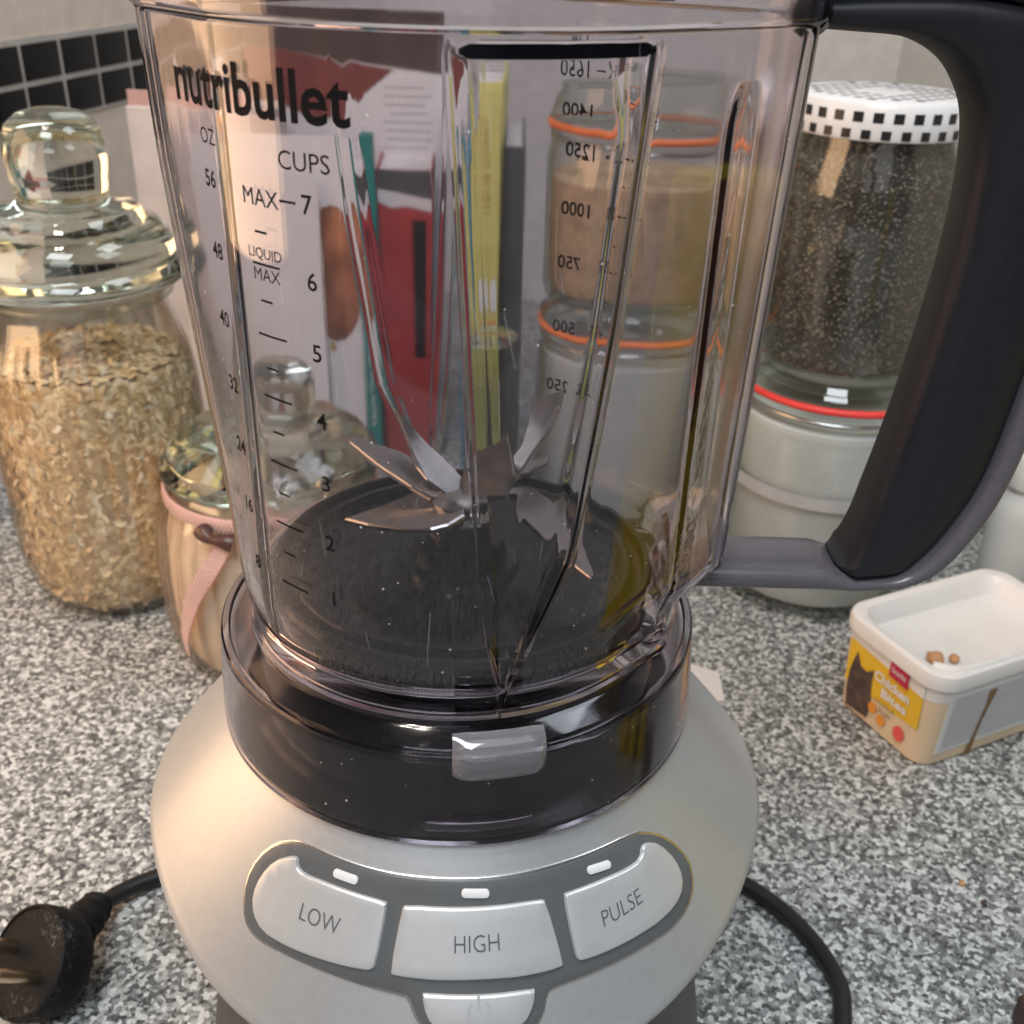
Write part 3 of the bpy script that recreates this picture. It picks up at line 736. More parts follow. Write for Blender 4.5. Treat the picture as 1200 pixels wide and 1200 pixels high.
# --- handle: smoky shell with a black rubber grip, in the plane of the spine
EH = Vector((1, 0, 0)); EN = Vector((EH.y, -EH.x, 0))
ST = [((0.0580, 0.2180), (0.0575, 0.2150), 0), ((0.0620, 0.2200), (0.0610, 0.2146), 0), ((0.0680, 0.2232), (0.0670, 0.2144), 0), ((0.085, 0.2237), (0.0850, 0.2143), 0), ((0.1005, 0.2236), (0.1015, 0.2144), 0.0),
      ((0.1076, 0.2235), (0.1130, 0.2148), 0.35), ((0.1100, 0.2315), (0.1250, 0.2166), 0.74), ((0.1118, 0.2430), (0.1340, 0.2212), 0.77), ((0.1137, 0.2550), (0.1412, 0.2325), 0.79),
      ((0.1153, 0.2666), (0.1468, 0.2485), 0.80), ((0.1177, 0.287), (0.1508, 0.2750), 0.78), ((0.1194, 0.3085), (0.1527, 0.300), 0.77), ((0.1194, 0.326), (0.1532, 0.325), 0.77),
      ((0.1177, 0.339), (0.1517, 0.347), 0.77), ((0.1140, 0.347), (0.1467, 0.3590), 0.75), ((0.1083, 0.353), (0.137, 0.3670), 0.70), ((0.0992, 0.3568), (0.121, 0.3710), 0.60),
      ((0.087, 0.3578), (0.101, 0.3725), 0.50), ((0.0755, 0.3583), (0.078, 0.3730), 0.40)]
ins = catmull([(a[0], a[1], 0) for a, b, f in ST], 6); ous = catmull([(b[0], b[1], 0) for a, b, f in ST], 6); fs = catmull([(f, 0, 0) for a, b, f in ST], 6)
def handle_mesh(name, rngf, half, mat, par, sel=lambda f: True, ex=3.2):
    V, Fc = [], []; n = 26; cnt = 0
    for i, (a, b) in enumerate(zip(ins, ous)):
        f = max(0, fs[i].x); lohi = rngf(f)
        if lohi is None: continue
        A = a.lerp(b, lohi[0]); B = a.lerp(b, lohi[1]); m = (A + B) / 2; hv = (B - A) / 2
        hh = half(i)
        for k in range(n):
            t = 2 * PI * k / n; x = math.copysign(abs(cos(t)) ** (2 / ex), cos(t)); y = math.copysign(abs(sin(t)) ** (2 / ex), sin(t))
            q = m + hv * x
            V.append(EH * q.x + Vector((0, 0, q.y)) + EN * (hh * y))
        cnt += 1
    for i in range(cnt - 1):
        for k in range(n): Fc.append((i * n + k, i * n + (k + 1) % n, (i + 1) * n + (k + 1) % n, (i + 1) * n + k))
    Fc.append(tuple(range(n))); Fc.append(tuple((cnt - 1) * n + k for k in range(n))[::-1])
    return mesh(name, V, Fc, mat, par, True, 60)
NS = len(ins)
hd = handle_mesh('handle', lambda f: (f * 0.94 if f > 0.02 else 0.0, 1.0), lambda i: 0.0110, 'smoky', root, ex=2.4)
grip_i = [i for i in range(NS) if fs[i].x > 0.10]
g0 = grip_i[0]
handle_mesh('grip', lambda f: (0.0 - 0.01, f) if f > 0.10 else None, lambda i: 0.0116 * min(1, 0.45 + 0.14 * max(0, i - g0)), 'rubber', hd)
lathe_o = lathe('hinge_pin', [(0, -0.006), (0.0035, -0.006), (0.0046, -0.004), (0.0046, 0.003), (0.003, 0.006), (0, 0.0065)], 'black', hd, 24)
lathe_o.rotation_euler = (PI / 2, 0, 0); lathe_o.location = (0.0745, -0.012, 0.3615)

# --- cord and plug
cr = 0.0038
tube('power_cord', [(-0.1570, 0.0500, 0.010), (-0.149, 0.0640, 0.006), (-0.1362, 0.0745, 0.0042), (-0.115, 0.084, 0.004), (-0.08, 0.100, 0.004), (0, 0.118, 0.004), (0.07, 0.106, 0.004),
      (0.105, 0.088, 0.004), (0.1262, 0.0761, 0.004), (0.1438, 0.0545, 0.004), (0.1520, 0.0300, 0.004), (0.1495, 0.0120, 0.004), (0.143, -0.012, 0.004), (0.120, -0.045, 0.004), (0.094, -0.058, 0.006), (0.070, -0.052, 0.010)], cr, 'cord', root)
plug_ax = Vector((-0.50, -0.50, 0.70)).normalized()
rot = plug_ax.to_track_quat('Z', 'Y').to_euler()
pl = lathe('plug', [(0, -0.010), (0.012, -0.010), (0.0165, -0.007), (0.0182, -0.002), (0.0186, 0.004), (0.0182, 0.0066), (0.0172, 0.0072), (0.0168, 0.0064), (0, 0.0064)], 'plug', root, 48)
pc = Vector((-0.1625, 0.0160, 0.0195)); pl.location = pc; pl.scale = (1.15, 1.15, 1.15); pl.rotation_euler = rot
side = Vector((0, 0, 1)).cross(plug_ax).normalized()
sp = tube('strain_relief', [(-0.1590, 0.0270, 0.0155), (-0.1575, 0.0380, 0.0140), (-0.1560, 0.0470, 0.0115), (-0.1560, 0.0525, 0.0100)],
     lambda t: 0.0086 - 0.0030 * t + 0.0012 * (1 if int(t * 12) % 3 == 0 else 0), 'plug', root, 20, 6)
for s in (-1, 1):
    q = pc + side * 0.0095 * s + plug_ax * 0.004
    pn = lathe('prong', [(0, 0), (0.0023, 0), (0.0023, 0.016), (0.0019, 0.0185), (0, 0.019)], 'brass', pl, 20)
    pn.parent = pl; pn.matrix_parent_inverse = Matrix.Identity(4)
    pn.location = (rot.to_matrix().transposed() @ (q - pc)) / 1.15

# ------------------------------------------------------------------ jars and their contents
def bumpy_fill(name, prof, mat, loc, label, cat, n=64, amp=0.0006):
    def fl(t, z): return 1 + random.uniform(-1, 1) * amp / 0.04
    o = lathe(name, prof, mat, None, n, fl); o.location = loc
    tag(o, label, cat, kind='stuff'); return o

# oats jar
OC = (-0.2330, 0.3240, 0.0)
oj = thing('cookie_jar', 'tall ribbed glass jar of rolled oats with round glass knob on its lid', 'jar', OC)
oprof = [(0.040, 0.0), (0.048, 0.004), (0.0550, 0.016), (0.0585, 0.034), (0.0590, 0.110), (0.0580, 0.138), (0.0545, 0.160), (0.0490, 0.178), (0.0465, 0.186), (0.0470, 0.193)]
def oflute(t, z):
    a = 0.045 * sstep(z, 0.02, 0.06) * (1 - sstep(z, 0.15, 0.18)) ; return 1 + a * abs(sin(t * 14)) - a * 0.5
lathe('body', shell(oprof, 0.0024), 'jar_rib', oj, 168, oflute, auto=60)
lid = [(0.0430, 0.1975), (0.046, 0.1975), (0.0475, 0.199), (0.0600, 0.2010), (0.0616, 0.2040), (0.0612, 0.2075), (0.0575, 0.2105), (0.0560, 0.2130), (0.0556, 0.2180), (0.0530, 0.2250), (0.0470, 0.2310), (0.0405, 0.2345), (0.0395, 0.2375), (0.0370, 0.2390), (0.0270, 0.2400),
       (0.0238, 0.2430), (0.0248, 0.2530), (0.0262, 0.2640), (0.0258, 0.2730), (0.0228, 0.2815), (0.0160, 0.2870), (0.0070, 0.2892), (0, 0.2894)]
lid_in = [(0, 0.2805), (0.0070, 0.2800), (0.0140, 0.2778), (0.0195, 0.2715), (0.0210, 0.2640), (0.0195, 0.2540), (0.0180, 0.2440), (0.0210, 0.2360), (0.0360, 0.2300), (0.0460, 0.2230), (0.0505, 0.2150), (0.0505, 0.2060), (0.0430, 0.2030), (0.0430, 0.1985)]
lathe('lid', lid + lid_in[:-1], 'lid_glass', oj, 96, auto=45)
torus('neck_ring', 0.0490, 0.0030, 0.1925, 'jar_g', oj)
core = [(0, 0.005), (0.038, 0.005), (0.046, 0.009), (0.0520, 0.018), (0.0552, 0.035), (0.0555, 0.110), (0.0548, 0.138), (0.0520, 0.150), (0.040, 0.156), (0.02, 0.160), (0, 0.161)]
of_ = bumpy_fill('oat_bed', core, 'oat_fill', OC, 'pale rolled oats filling the tall ribbed glass jar', 'oats')
def prof_r(prof, z):
    pts = sorted((zz, r) for r, zz in prof); return lerp_tab(z, pts)
V, Fc, MI = [], [], []
def flake(c, nrm, r, ell, tilt, mi):
    a = nrm.orthogonal().normalized(); a.rotate(Matrix.Rotation(random.uniform(0, 2 * PI), 3, nrm)); b = nrm.cross(a)
    ax = Vector((random.gauss(0, 1), random.gauss(0, 1), random.gauss(0, 1))).normalized(); R = Matrix.Rotation(tilt, 3, ax)
    a = R @ a; b = R @ b; nn = R @ nrm; base = len(V); m = 9
    cup = random.uniform(-0.25, 0.35) * r
    for k in range(m):
        t = 2 * PI * k / m; j = random.uniform(0.86, 1.1)
        V.append(c + a * (r * j * cos(t)) + b * (r * ell * j * sin(t)) + nn * (cup * cos(2 * t) * 0.5 + cup * 0.5))
    for k in range(m):
        t = 2 * PI * k / m; V.append(c + a * (r * 0.62 * cos(t)) + b * (r * ell * 0.62 * sin(t)) + nn * (r * 0.16))
    V.append(c + nn * r * 0.10)
    for k in range(m):
        k2 = (k + 1) % m
        Fc.append((base + k, base + k2, base + m + k2, base + m + k)); MI.append(mi)
        Fc.append((base + m + k, base + m + k2, base + 2 * m)); MI.append(mi)
for i in range(5200):
    z = random.uniform(0.008, 0.152); t = random.uniform(0, 2 * PI); R0 = prof_r(core, z) - 0.0006
    nrm = Vector((cos(t), sin(t), random.uniform(-0.2, 0.25))).normalized()
    flake(Vector((R0 * cos(t), R0 * sin(t), z)), nrm, random.uniform(0.0026, 0.0050), random.uniform(0.6, 0.95), random.gauss(0, 0.36), random.choice((0, 0, 1, 1, 2)))
for i in range(700):
    t = random.uniform(0, 2 * PI); rr = 0.048 * math.sqrt(random.random())
    flake(Vector((rr * cos(t), rr * sin(t), 0.162 - rr * 0.16)), Vector((0, 0, 1)), random.uniform(0.003, 0.005), random.uniform(0.6, 0.95), random.gauss(0, 0.6), random.choice((0, 1, 2)))
fl = mesh('rolled_oats', V, Fc, ['oat_a', 'oat_b', 'oat_c'], of_, True, None, fix=False, matidx=MI); fl['kind'] = 'stuff'

# sugar jar with ribbon
SC = (-0.1215, 0.2690, 0.0)
sj = thing('ribboned_jar', 'squat swirl-fluted glass jar of beige powder tied with a pink ribbon', 'jar', SC)
sprof = [(0.050, 0.0), (0.0580, 0.003), (0.0615, 0.012), (0.0640, 0.030), (0.0645, 0.060), (0.0630, 0.080), (0.0590, 0.095), (0.0540, 0.105), (0.0520, 0.110)]
def sflute(t, z):
    a = 0.044 * sstep(z, 0.004, 0.02) * (1 - sstep(z, 0.088, 0.104)); return 1 + a * (abs(sin(t * 15 + z * 5)) - 0.6)
lathe('body', shell(sprof, 0.0022), 'jar_rib', sj, 208, sflute, auto=60)
slid = [(0.046, 0.1105), (0.0520, 0.1115), (0.0572, 0.1145), (0.0578, 0.1185), (0.0550, 0.1235), (0.0500, 0.1300), (0.0400, 0.1365), (0.0300, 0.1395), (0.0180, 0.1410), (0.0165, 0.1450), (0.0182, 0.1530), (0.0188, 0.1610), (0.0170, 0.1680), (0.0110, 0.1720), (0, 0.1730)]
slid_in = [(0, 0.1650), (0.0080, 0.1640), (0.0125, 0.1600), (0.0130, 0.1500), (0.0125, 0.1380), (0.0300, 0.1350), (0.0440, 0.1280), (0.0490, 0.1200), (0.0450, 0.1150)]
lathe('lid', slid + slid_in, 'lid_glass', sj, 96, auto=45)
def spr(z): return prof_r(sprof, z)
torus('ribbon', 0.0560, 0.0016, 0.1035, 'ribbon', sj, sz=2.6)
# bow knot and hanging tail on the side facing the camera
def on_sugar(ang, z, h): 
    r = spr(z) * 1.016 + h; return Vector((r * sin(ang), -r * cos(ang), z))
KA = rad(-14)
kn = tube('ribbon_knot', [on_sugar(KA - 0.14, 0.1010, 0.003), on_sugar(KA - 0.05, 0.0995, 0.0055), on_sugar(KA + 0.05, 0.0990, 0.0055), on_sugar(KA + 0.14, 0.0975, 0.0028)], lambda t: 0.0038 + 0.0012 * cos(t * PI * 2), 'bead', sj, 12, 5)
V, Fc = [], []
tail = [(KA + 0.06, 0.097, 0.0085), (KA + 0.02, 0.090, 0.010), (KA - 0.09, 0.078, 0.0115), (KA - 0.22, 0.064, 0.011), (KA - 0.32, 0.049, 0.009), (KA - 0.40, 0.034, 0.006), (KA - 0.43, 0.018, 0.002)]
tp = catmull([(a, z, w) for a, z, w in tail], 6)
for q in tp:
    for s in (-0.5, 0.5):
        for h in (0.0012, 0.0020): V.append(on_sugar(q.x + s * q.z / 0.066, q.y, h))
for i in range(len(tp) - 1):
    a = i * 4; b = a + 4
    Fc += [(a, a + 2, b + 2, b), (a + 1, b + 1, b + 3, a + 3), (a, b, b + 1, a + 1), (a + 2, a + 3, b + 3, b + 2)]
rt = mesh('ribbon_tail', V, Fc, 'ribbon', sj, True, 60)
V, Fc = [], []
def dot_at(p, n, r):
    a = n.orthogonal().normalized(); b = n.cross(a); s = len(V); m = 6
    for k in range(m): V.append(p + a * r * cos(2 * PI * k / m) + b * r * sin(2 * PI * k / m))
    Fc.append(tuple(s + k for k in range(m)))
row = 0; z = 0.0955
while z > 0.022:
    k = min(range(len(tp)), key=lambda i: abs(tp[i].y - z)); q = tp[k]; w = q.z
    for c in range(-3, 4):
        off_ = (c + 0.5 * (row % 2)) * 0.0021
        if abs(off_) < w / 2 - 0.0008:
            an = q.x + off_ / 0.066; p = on_sugar(an, z, 0.00215); dot_at(p, Vector((sin(an), -cos(an), 0)), 0.00062)
    z -= 0.0019; row += 1
for rrow in range(4):
    zz = 0.1005 + 0.0021 * rrow
    for k in range(150):
        an = 2 * PI * (k + 0.5 * (rrow % 2)) / 150; ee = math.sqrt(max(0, 1 - ((zz - 0.1035) / 0.00416) ** 2))
        p = Vector(((0.0560 + 0.0016 * ee + 0.00015) * sin(an), -(0.0560 + 0.0016 * ee + 0.00015) * cos(an), zz)); dot_at(p, Vector((sin(an), -cos(an), 0)), 0.00062)
dts = mesh('ribbon_dots', V, Fc, 'dot', rt, False, None, fix=False); dts['kind'] = 'stuff'
bd = lathe('bead', [(0, -0.0016), (0.0012, -0.0012), (0.0018, 0), (0.0012, 0.0012), (0, 0.0016)], 'bead', sj, 14); bd.location = on_sugar(rad(-1), 0.040, 0.001)
sf = lathe('beige_powder', [(0, 0.004)] + [(r - 0.0052, max(z, 0.004)) for r, z in sprof[:7]] + [(0.052, 0.0975), (0.02, 0.100), (0, 0.1005)], 'sugar', None, 96, None, auto=60)
sf.location = SC; tag(sf, 'beige powder filling the squat ribboned glass jar', 'powder', kind='stuff')

# clip-top jars
def clip_jar(name, label, loc, r, h, seal_mat, body_mat='jar', lid_h=0.016, group=None, dome=False, clamp_a=0.5):
    j = thing(name, label, 'jar', loc, 0, group)
    pr = [(r * 0.86, 0), (r * 0.96, 0.003), (r, 0.010), (r, h * 0.80), (r * 0.985, h * 0.86), (r * 0.93, h * 0.93), (r * 0.93, h * 0.96), (r * 0.99, h * 0.975), (r * 0.99, h)]
    lathe('body', shell(pr, 0.003), body_mat, j, 96, auto=50)
    torus('seal', r * 0.985, 0.0022, h + 0.0015, seal_mat, j)
    z = h + 0.0038
    lp = [(0, z), (r * 0.90, z), (r * 0.99, z + 0.001), (r * 1.0, z + 0.004), (r * 0.97, z + 0.0065), (r * 0.88, z + lid_h * 0.6), (r * 0.84, z + lid_h), (r * 0.70, z + lid_h), (r * 0.66, z + lid_h - 0.002), (0, z + lid_h - 0.002)]
    lathe('lid', lp, 'jar_g', j, 96, auto=40)
    torus('clamp_band', r * 0.945, 0.0014, h * 0.945, 'wire', j)
    return j
BJ = (0.2120, 0.3530, 0.0)
big = clip_jar('storage_jar', 'large wide clip-top jar of white flour with a red rubber seal', BJ, 0.0605, 0.1400, 'red_rubber', lid_h=0.0085)
def fill(name, r, z0, z1, mat, loc, label, cat, top=0.0):
    o = lathe(name, [(0, z0), (r * 0.84, z0), (r * 0.95, z0 + 0.003), (r, z0 + 0.010), (r, z1 - 0.002), (r * 0.95, z1), (r * 0.5, z1 + top), (0, z1 + top * 1.3)], mat, None, 64)
    o.location = loc; return tag(o, label, cat, kind='stuff')
fill('white_flour', 0.0565, 0.0055, 0.126, 'flour', BJ, 'white flour inside the wide jar with the red seal', 'flour')
lathe('label_band', [(0.0609, 0.0790), (0.0611, 0.0790), (0.0611, 0.0870), (0.0609, 0.0870)], 'print_faint', big, 96, closed=True)
G2 = 'clip-top jars with orange seals'
S2 = (0.0900, 0.4600, 0.0)
clip_jar('storage_jar', 'lower clip-top jar of the orange-sealed stack behind the jug, filled with white flour', S2, 0.0545, 0.1380, 'orange', group=G2)
fill('white_flour', 0.0505, 0.0055, 0.122, 'flour', S2, 'white flour in the lower jar of the stack with orange seals', 'flour')
S3 = (0.0905, 0.4605, 0.1565)
clip_jar('storage_jar', 'upper clip-top jar of the orange-sealed stack, filled with beige grain', S3, 0.0535, 0.1080, 'orange', lid_h=0.030, group=G2)
fill('beige_grain', 0.0495, 0.0055, 0.082, 'lentil', S3, 'beige grain in the upper jar of the stack with orange seals', 'grain', 0.004)

# chia jar on the big jar
CJ = (0.2080, 0.3505, 0.1520)
cj = thing('seed_jar', 'small glass jar of dark chia seeds under a black and white checked lid', 'jar', CJ)
cprof = [(0.037, 0), (0.0440, 0.003), (0.0475, 0.010), (0.0477, 0.106), (0.0465, 0.120), (0.0425, 0.130), (0.0420, 0.140)]
lathe('body', shell(cprof, 0.0022), 'jar', cj, 96, auto=50)
R_L = 0.0478; LZ = 0.0205
lathe('lid', [(0, 0.1325 + LZ), (R_L * 0.90, 0.1325 + LZ), (R_L * 0.97, 0.1312 + LZ), (R_L, 0.1285 + LZ), (R_L, 0.1150 + LZ), (R_L * 0.985, 0.1135 + LZ), (R_L * 0.95, 0.1140 + LZ), (R_L * 0.95, 0.1280 + LZ), (0, 0.1290 + LZ)], 'check_w', cj, 96)
# checked print: black squares where bands cross, grey along the bands
V, Fc, MI = [], [], []
def quad_print(f, u0, u1, v0, v1, mi, n=2):
    b = len(V)
    for i in range(n + 1):
        for j in range(n + 1): V.append(f(u0 + (u1 - u0) * i / n, v0 + (v1 - v0) * j / n))
    for i in range(n):
        for j in range(n): Fc.append((b + i * (n + 1) + j, b + (i + 1) * (n + 1) + j, b + (i + 1) * (n + 1) + j + 1, b + i * (n + 1) + j + 1)); MI.append(mi)
ca, sa = cos(rad(38)), sin(rad(38))
def lid_top(u, v): return Vector((u * ca - v * sa, u * sa + v * ca, 0.1327 + LZ))
pit = 0.0084
for i in range(-6, 7):
    for j in range(-6, 7):
        u, v = i * pit, j * pit * 1.0; R2 = math.hypot(u, v)
        if R2 < 0.0405 and R2 > 0.015: quad_print(lid_top, u - 0.0023, u + 0.0023, v - 0.0023, v + 0.0023, 0 if R2 > 0.035 else 1, 1)
def lid_side(u, v): return Vector(((R_L + 0.0002) * cos(u / R_L), (R_L + 0.0002) * sin(u / R_L), v))
nn_ = int(2 * PI * R_L / 0.0100)
for k in range(nn_):
    u = 2 * PI * R_L * k / nn_
    quad_print(lid_side, u - 0.0026, u + 0.0026, 0.1225 + LZ, 0.1275 + LZ, 0, 2)
    quad_print(lid_side, u + 0.0026, u + 0.0074, 0.1145 + LZ, 0.1190 + LZ, 0, 2)
mesh('lid_print', V, Fc, ['check_k', 'check_g'], cj, False, None, fix=False, matidx=MI)
ccore = [(0, 0.004), (0.035, 0.004), (0.0415, 0.007), (0.0443, 0.012), (0.0445, 0.108), (0.0430, 0.1190), (0.0392, 0.1280), (0.0388, 0.1340), (0, 0.1350)]
cs = lathe('seed_bed', ccore, 'seed_d', None, 64); cs.location = CJ; tag(cs, 'dark speckled chia seeds filling the jar with the checked lid', 'seeds', kind='stuff')
V, Fc, MI = [], [], []
def seed(c, r, mi):
    ax = Vector((random.gauss(0, 1), random.gauss(0, 1), random.gauss(0, 1))).normalized(); a = ax.orthogonal().normalized(); b = ax.cross(a); s = len(V)
    V.extend([c + ax * r * 1.5, c - ax * r * 1.5, c + a * r, c + b * r, c - a * r, c - b * r])
    for q in ((0, 2, 3), (0, 3, 4), (0, 4, 5), (0, 5, 2), (1, 3, 2), (1, 4, 3), (1, 5, 4), (1, 2, 5)): Fc.append(tuple(s + i for i in q)); MI.append(mi)
for i in range(18000):
    z = random.uniform(0.005, 0.1330); t = random.uniform(0, 2 * PI); R0 = prof_r(ccore, z) + random.uniform(-0.0006, 0.0004)
    seed(Vector((R0 * cos(t), R0 * sin(t), z)), random.uniform(0.0006, 0.00095), random.choices((0, 1, 2), (3.5, 4, 2.6))[0])
s_ = mesh('chia_seeds', V, Fc, ['seed_d', 'seed_m', 'seed_l'], cs, True, None, fix=False, matidx=MI); s_['kind'] = 'stuff'

# ringed glass behind the blades
gj = thing('glass_jar', 'small clear glass jar with ringed sides standing behind the blades', 'jar', (-0.0015, 0.425, 0))
gp = [(0.018, 0), (0.0190, 0.004)]
for k in range(12): gp += [(0.0188, 0.008 + 0.010 * k), (0.0200, 0.013 + 0.010 * k)]
gp += [(0.0185, 0.130), (0.0190, 0.134)]
lathe('body', shell(gp, 0.0022), 'jar_g', gj, 64, auto=60)
lathe('lid', [(0, 0.1345), (0.0195, 0.1345), (0.0198, 0.1375), (0.018, 0.1385), (0, 0.1385)], 'lid_glass', gj, 48)

# bottle with white cap
wb = thing('white_capped_bottle', 'translucent pale bottle with a white cap beside the grey panel', 'bottle', (0.3480, 0.3550, 0))
lathe('body', [(0, 0), (0.017, 0), (0.0190, 0.003), (0.0192, 0.050), (0.0170, 0.060), (0.0110, 0.066), (0.0105, 0.071), (0, 0.071)], 'frost', wb, 48)
lathe('cap', [(0, 0.0700), (0.0140, 0.0700), (0.0145, 0.0715), (0.0142, 0.0900), (0.0130, 0.0920), (0, 0.0922)], 'white', wb, 48)

# ------------------------------------------------------------------ books and papers behind the jug
def book(label, x0, x1, y0, depth, h, spine, cover, rz=0.0, cat='book', z=0.0, group='books and papers standing behind the jug', lean=0.0):
    b = thing('book', label, cat, ((x0 + x1) / 2, y0, z), rz, group)
    b.rotation_euler = (lean, 0, rz)
    w = x1 - x0
    t = 0.0018
    rbox('cover', (t, depth, h), cover, b, 0.0004, (-w / 2 + t / 2, depth / 2 + 0.0005, h / 2))
    rbox('cover', (t, depth, h), cover, b, 0.0004, (w / 2 - t / 2, depth / 2 + 0.0005, h / 2))
    rbox('spine', (w, t, h), spine, b, 0.0006, (0, -0.0005, h / 2))
    rbox('pages', (w - 2 * t - 0.0002, depth - 0.006, h - 0.008), 'paper', b, 0, (0, depth / 2 - 0.001, h / 2))
    return b
def flat_print(name, pts, mat, parent, th=0.0003):
    n = len(pts); P = [Vector(p) for p in pts]; nr = (P[1] - P[0]).cross(P[2] - P[0]).normalized()
    V = P + [p + nr * th for p in P]
    Fc = [tuple(range(n))[::-1], tuple(range(n, 2 * n))] + [(i, (i + 1) % n, n + (i + 1) % n, n + i) for i in range(n)]
    return mesh(name, V, Fc, mat, parent, False)
# teal cookbook: front cover turned to the camera, spine beside it
tb = thing('book', 'white cookbook with a fruit picture on its cover and a teal spine', 'book', (-0.1080, 0.498, 0), 0, 'books and papers standing behind the jug')
tb.rotation_euler = (rad(-3), 0, rad(2))
rbox('cover', (0.105, 0.002, 0.248), 'paper', tb, 0.0005, (-0.0530, 0.0, 0.124))
rbox('pages', (0.100, 0.012, 0.240), 'paper', tb, 0, (-0.0530, 0.0075, 0.124))
rbox('spine', (0.0135, 0.016, 0.250), 'teal', tb, 0.001, (0.0065, 0.004, 0.125))
pts = [(-0.0235 + 0.0260 * cos(2 * PI * k / 28), -0.0012, 0.152 + 0.050 * sin(2 * PI * k / 28)) for k in range(28)]
pts = [(min(x, -0.0008), y, z) for x, y, z in pts]
flat_print('fruit_picture', pts, 'peach', tb)
flat_print('fruit_picture', [(-0.0275 + 0.0032 * cos(2 * PI * k / 14), -0.0012, 0.098 + 0.0036 * sin(2 * PI * k / 14)) for k in range(14)], 'tan_print', tb)
def spine_text(x, zc, y):
    return lambda u, v: Vector((x + v, y, zc - u))
lettering([('NOSA BUDDHASTS', -0.012, 0, 0.0050, 0.066, 0.0), ('TIBO WILL-NOPEA', 0.062, 0, 0.0048, 0.064, 0.0)], spine_text(0.0065, 0.130, -0.0045), 'paper', tb)
card = thing('card', 'plain white card with a rounded corner leaning before the fruit cookbook', 'card', (-0.1820, 0.482, 0.0), 0, 'books and papers standing behind the jug')
card.rotation_euler = (rad(-4), 0, rad(3))
w_, h_ = 0.084, 0.224
cp = [(-w_ / 2, 0, 0), (w_ / 2, 0, 0)] + [(w_ / 2 - 0.012 + 0.012 * cos(t), 0, h_ - 0.012 + 0.012 * sin(t)) for t in (0, 0.4, 0.8, 1.2, 1.57)] + [(-w_ / 2, 0, h_)]
flat_print('card_sheet', cp, 'paper', card, 0.0012)
# red book with a white torn top and a dark stripe
rb = book('thick red book with a white top edge, dark band and black stripe on its spine', -0.0950, -0.0500, 0.520, 0.13, 0.225, 'bookred', 'bookred', rad(3))
flat_print('white_band', [(-0.0212, -0.0016, 0.2030), (-0.010, -0.0016, 0.1985), (0.002, -0.0016, 0.2000), (0.0212, -0.0016, 0.1960), (0.0212, -0.0016, 0.2050), (-0.0212, -0.0016, 0.2120)], 'paper', rb)
flat_print('dark_band', [(-0.0212, -0.0017, 0.2120), (0.0212, -0.0017, 0.2050), (0.0212, -0.0017, 0.2250), (-0.0212, -0.0017, 0.2250)], 'slate', rb)
flat_print('black_stripe', [(0.0060, -0.0016, 0.085), (0.0150, -0.0016, 0.085), (0.0165, -0.0016, 0.190), (0.0060, -0.0016, 0.190)], 'bookblack', rb)
lettering([('|0.05,0.0004', 0, 0, 0, 0, 0)], spine_text(0.0015, 0.13, -0.0016), 'darkred', rb)
# magazine behind
mg = thing('magazine', 'white magazine page with lines of print and a dark red picture, behind the books', 'magazine', (-0.128, 0.575, 0), 0, 'books and papers standing behind the jug')
mg.rotation_euler = (rad(-4), 0, rad(-2))
rbox('cover', (0.165, 0.004, 0.325), 'paper', mg, 0.0006, (0, 0, 0.1625))
flat_print('dark_picture', [(-0.082, -0.0023, 0.297), (0.082, -0.0023, 0.282), (0.082, -0.0023, 0.3245), (-0.082, -0.0023, 0.3245)], 'brown', mg)
flat_print('red_picture', [(-0.082, -0.0024, 0.262), (-0.028, -0.0024, 0.246), (-0.008, -0.0024, 0.250), (0.040, -0.0024, 0.284), (-0.082, -0.0024, 0.297)], 'darkred', mg)
T = [('|%.3f,0.0007' % random.uniform(0.030, 0.042), 0.052 + random.uniform(-0.003, 0.001), 0.272 - 0.0062 * k, 0, 0, 0) for k in range(8)]
lettering(T, lambda u, v: Vector((u, -0.0026, v)), 'print_faint', mg, 'print_lines')
# yellow and blue books
yb = book('slim yellow-green book with printed spine beside a blue one', -0.0200, 0.0040, 0.500, 0.12, 0.292, 'yellow', 'yellow', rad(-1))
flat_print('cloud_print', [(0.0055 + 0.0052 * cos(2 * PI * k / 16), -0.0016, 0.142 + 0.013 * sin(2 * PI * k / 16)) for k in range(16)], 'tub_w', yb)
flat_print('orange_print', [(0.0030 + 0.0055 * cos(2 * PI * k / 16), -0.0018, 0.116 + 0.0075 * sin(2 * PI * k / 16)) for k in range(16)], 'orange_print', yb)
lettering([('KINGS BORN', -0.030, 0, 0.0050, 0.060, 0.0), ('and others', 0.046, 0, 0.0046, 0.052, 0.0)], spine_text(-0.0015, 0.20, -0.0016), 'tan_print', yb)
book('very thin blue book next to the yellow-green one', -0.0272, -0.0206, 0.502, 0.12, 0.288, 'blue', 'blue', rad(-1))
book('grey-blue book half hidden by the jars with orange seals', 0.0050, 0.0215, 0.520, 0.12, 0.240, 'slate', 'slate', 0.0)
bx = thing('card_box', 'pale pink card box standing by the black tile band', 'box', (-0.226, 0.520, 0), rad(-8))
rbox('box_body', (0.076, 0.05, 0.262), 'pink', bx, 0.0012, (0, 0.025, 0.131))
rbox('box_flap', (0.074, 0.0012, 0.012), 'ribbon', bx, 0.0003, (0, 0.004, 0.2665))
b2 = rbox('notebook', (0.012, 0.04, 0.285), 'plaster', None, 0.001, (-0.2460, 0.600, 0.1425)); tag(b2, 'narrow beige notebook standing behind the pale pink box', 'notebook')

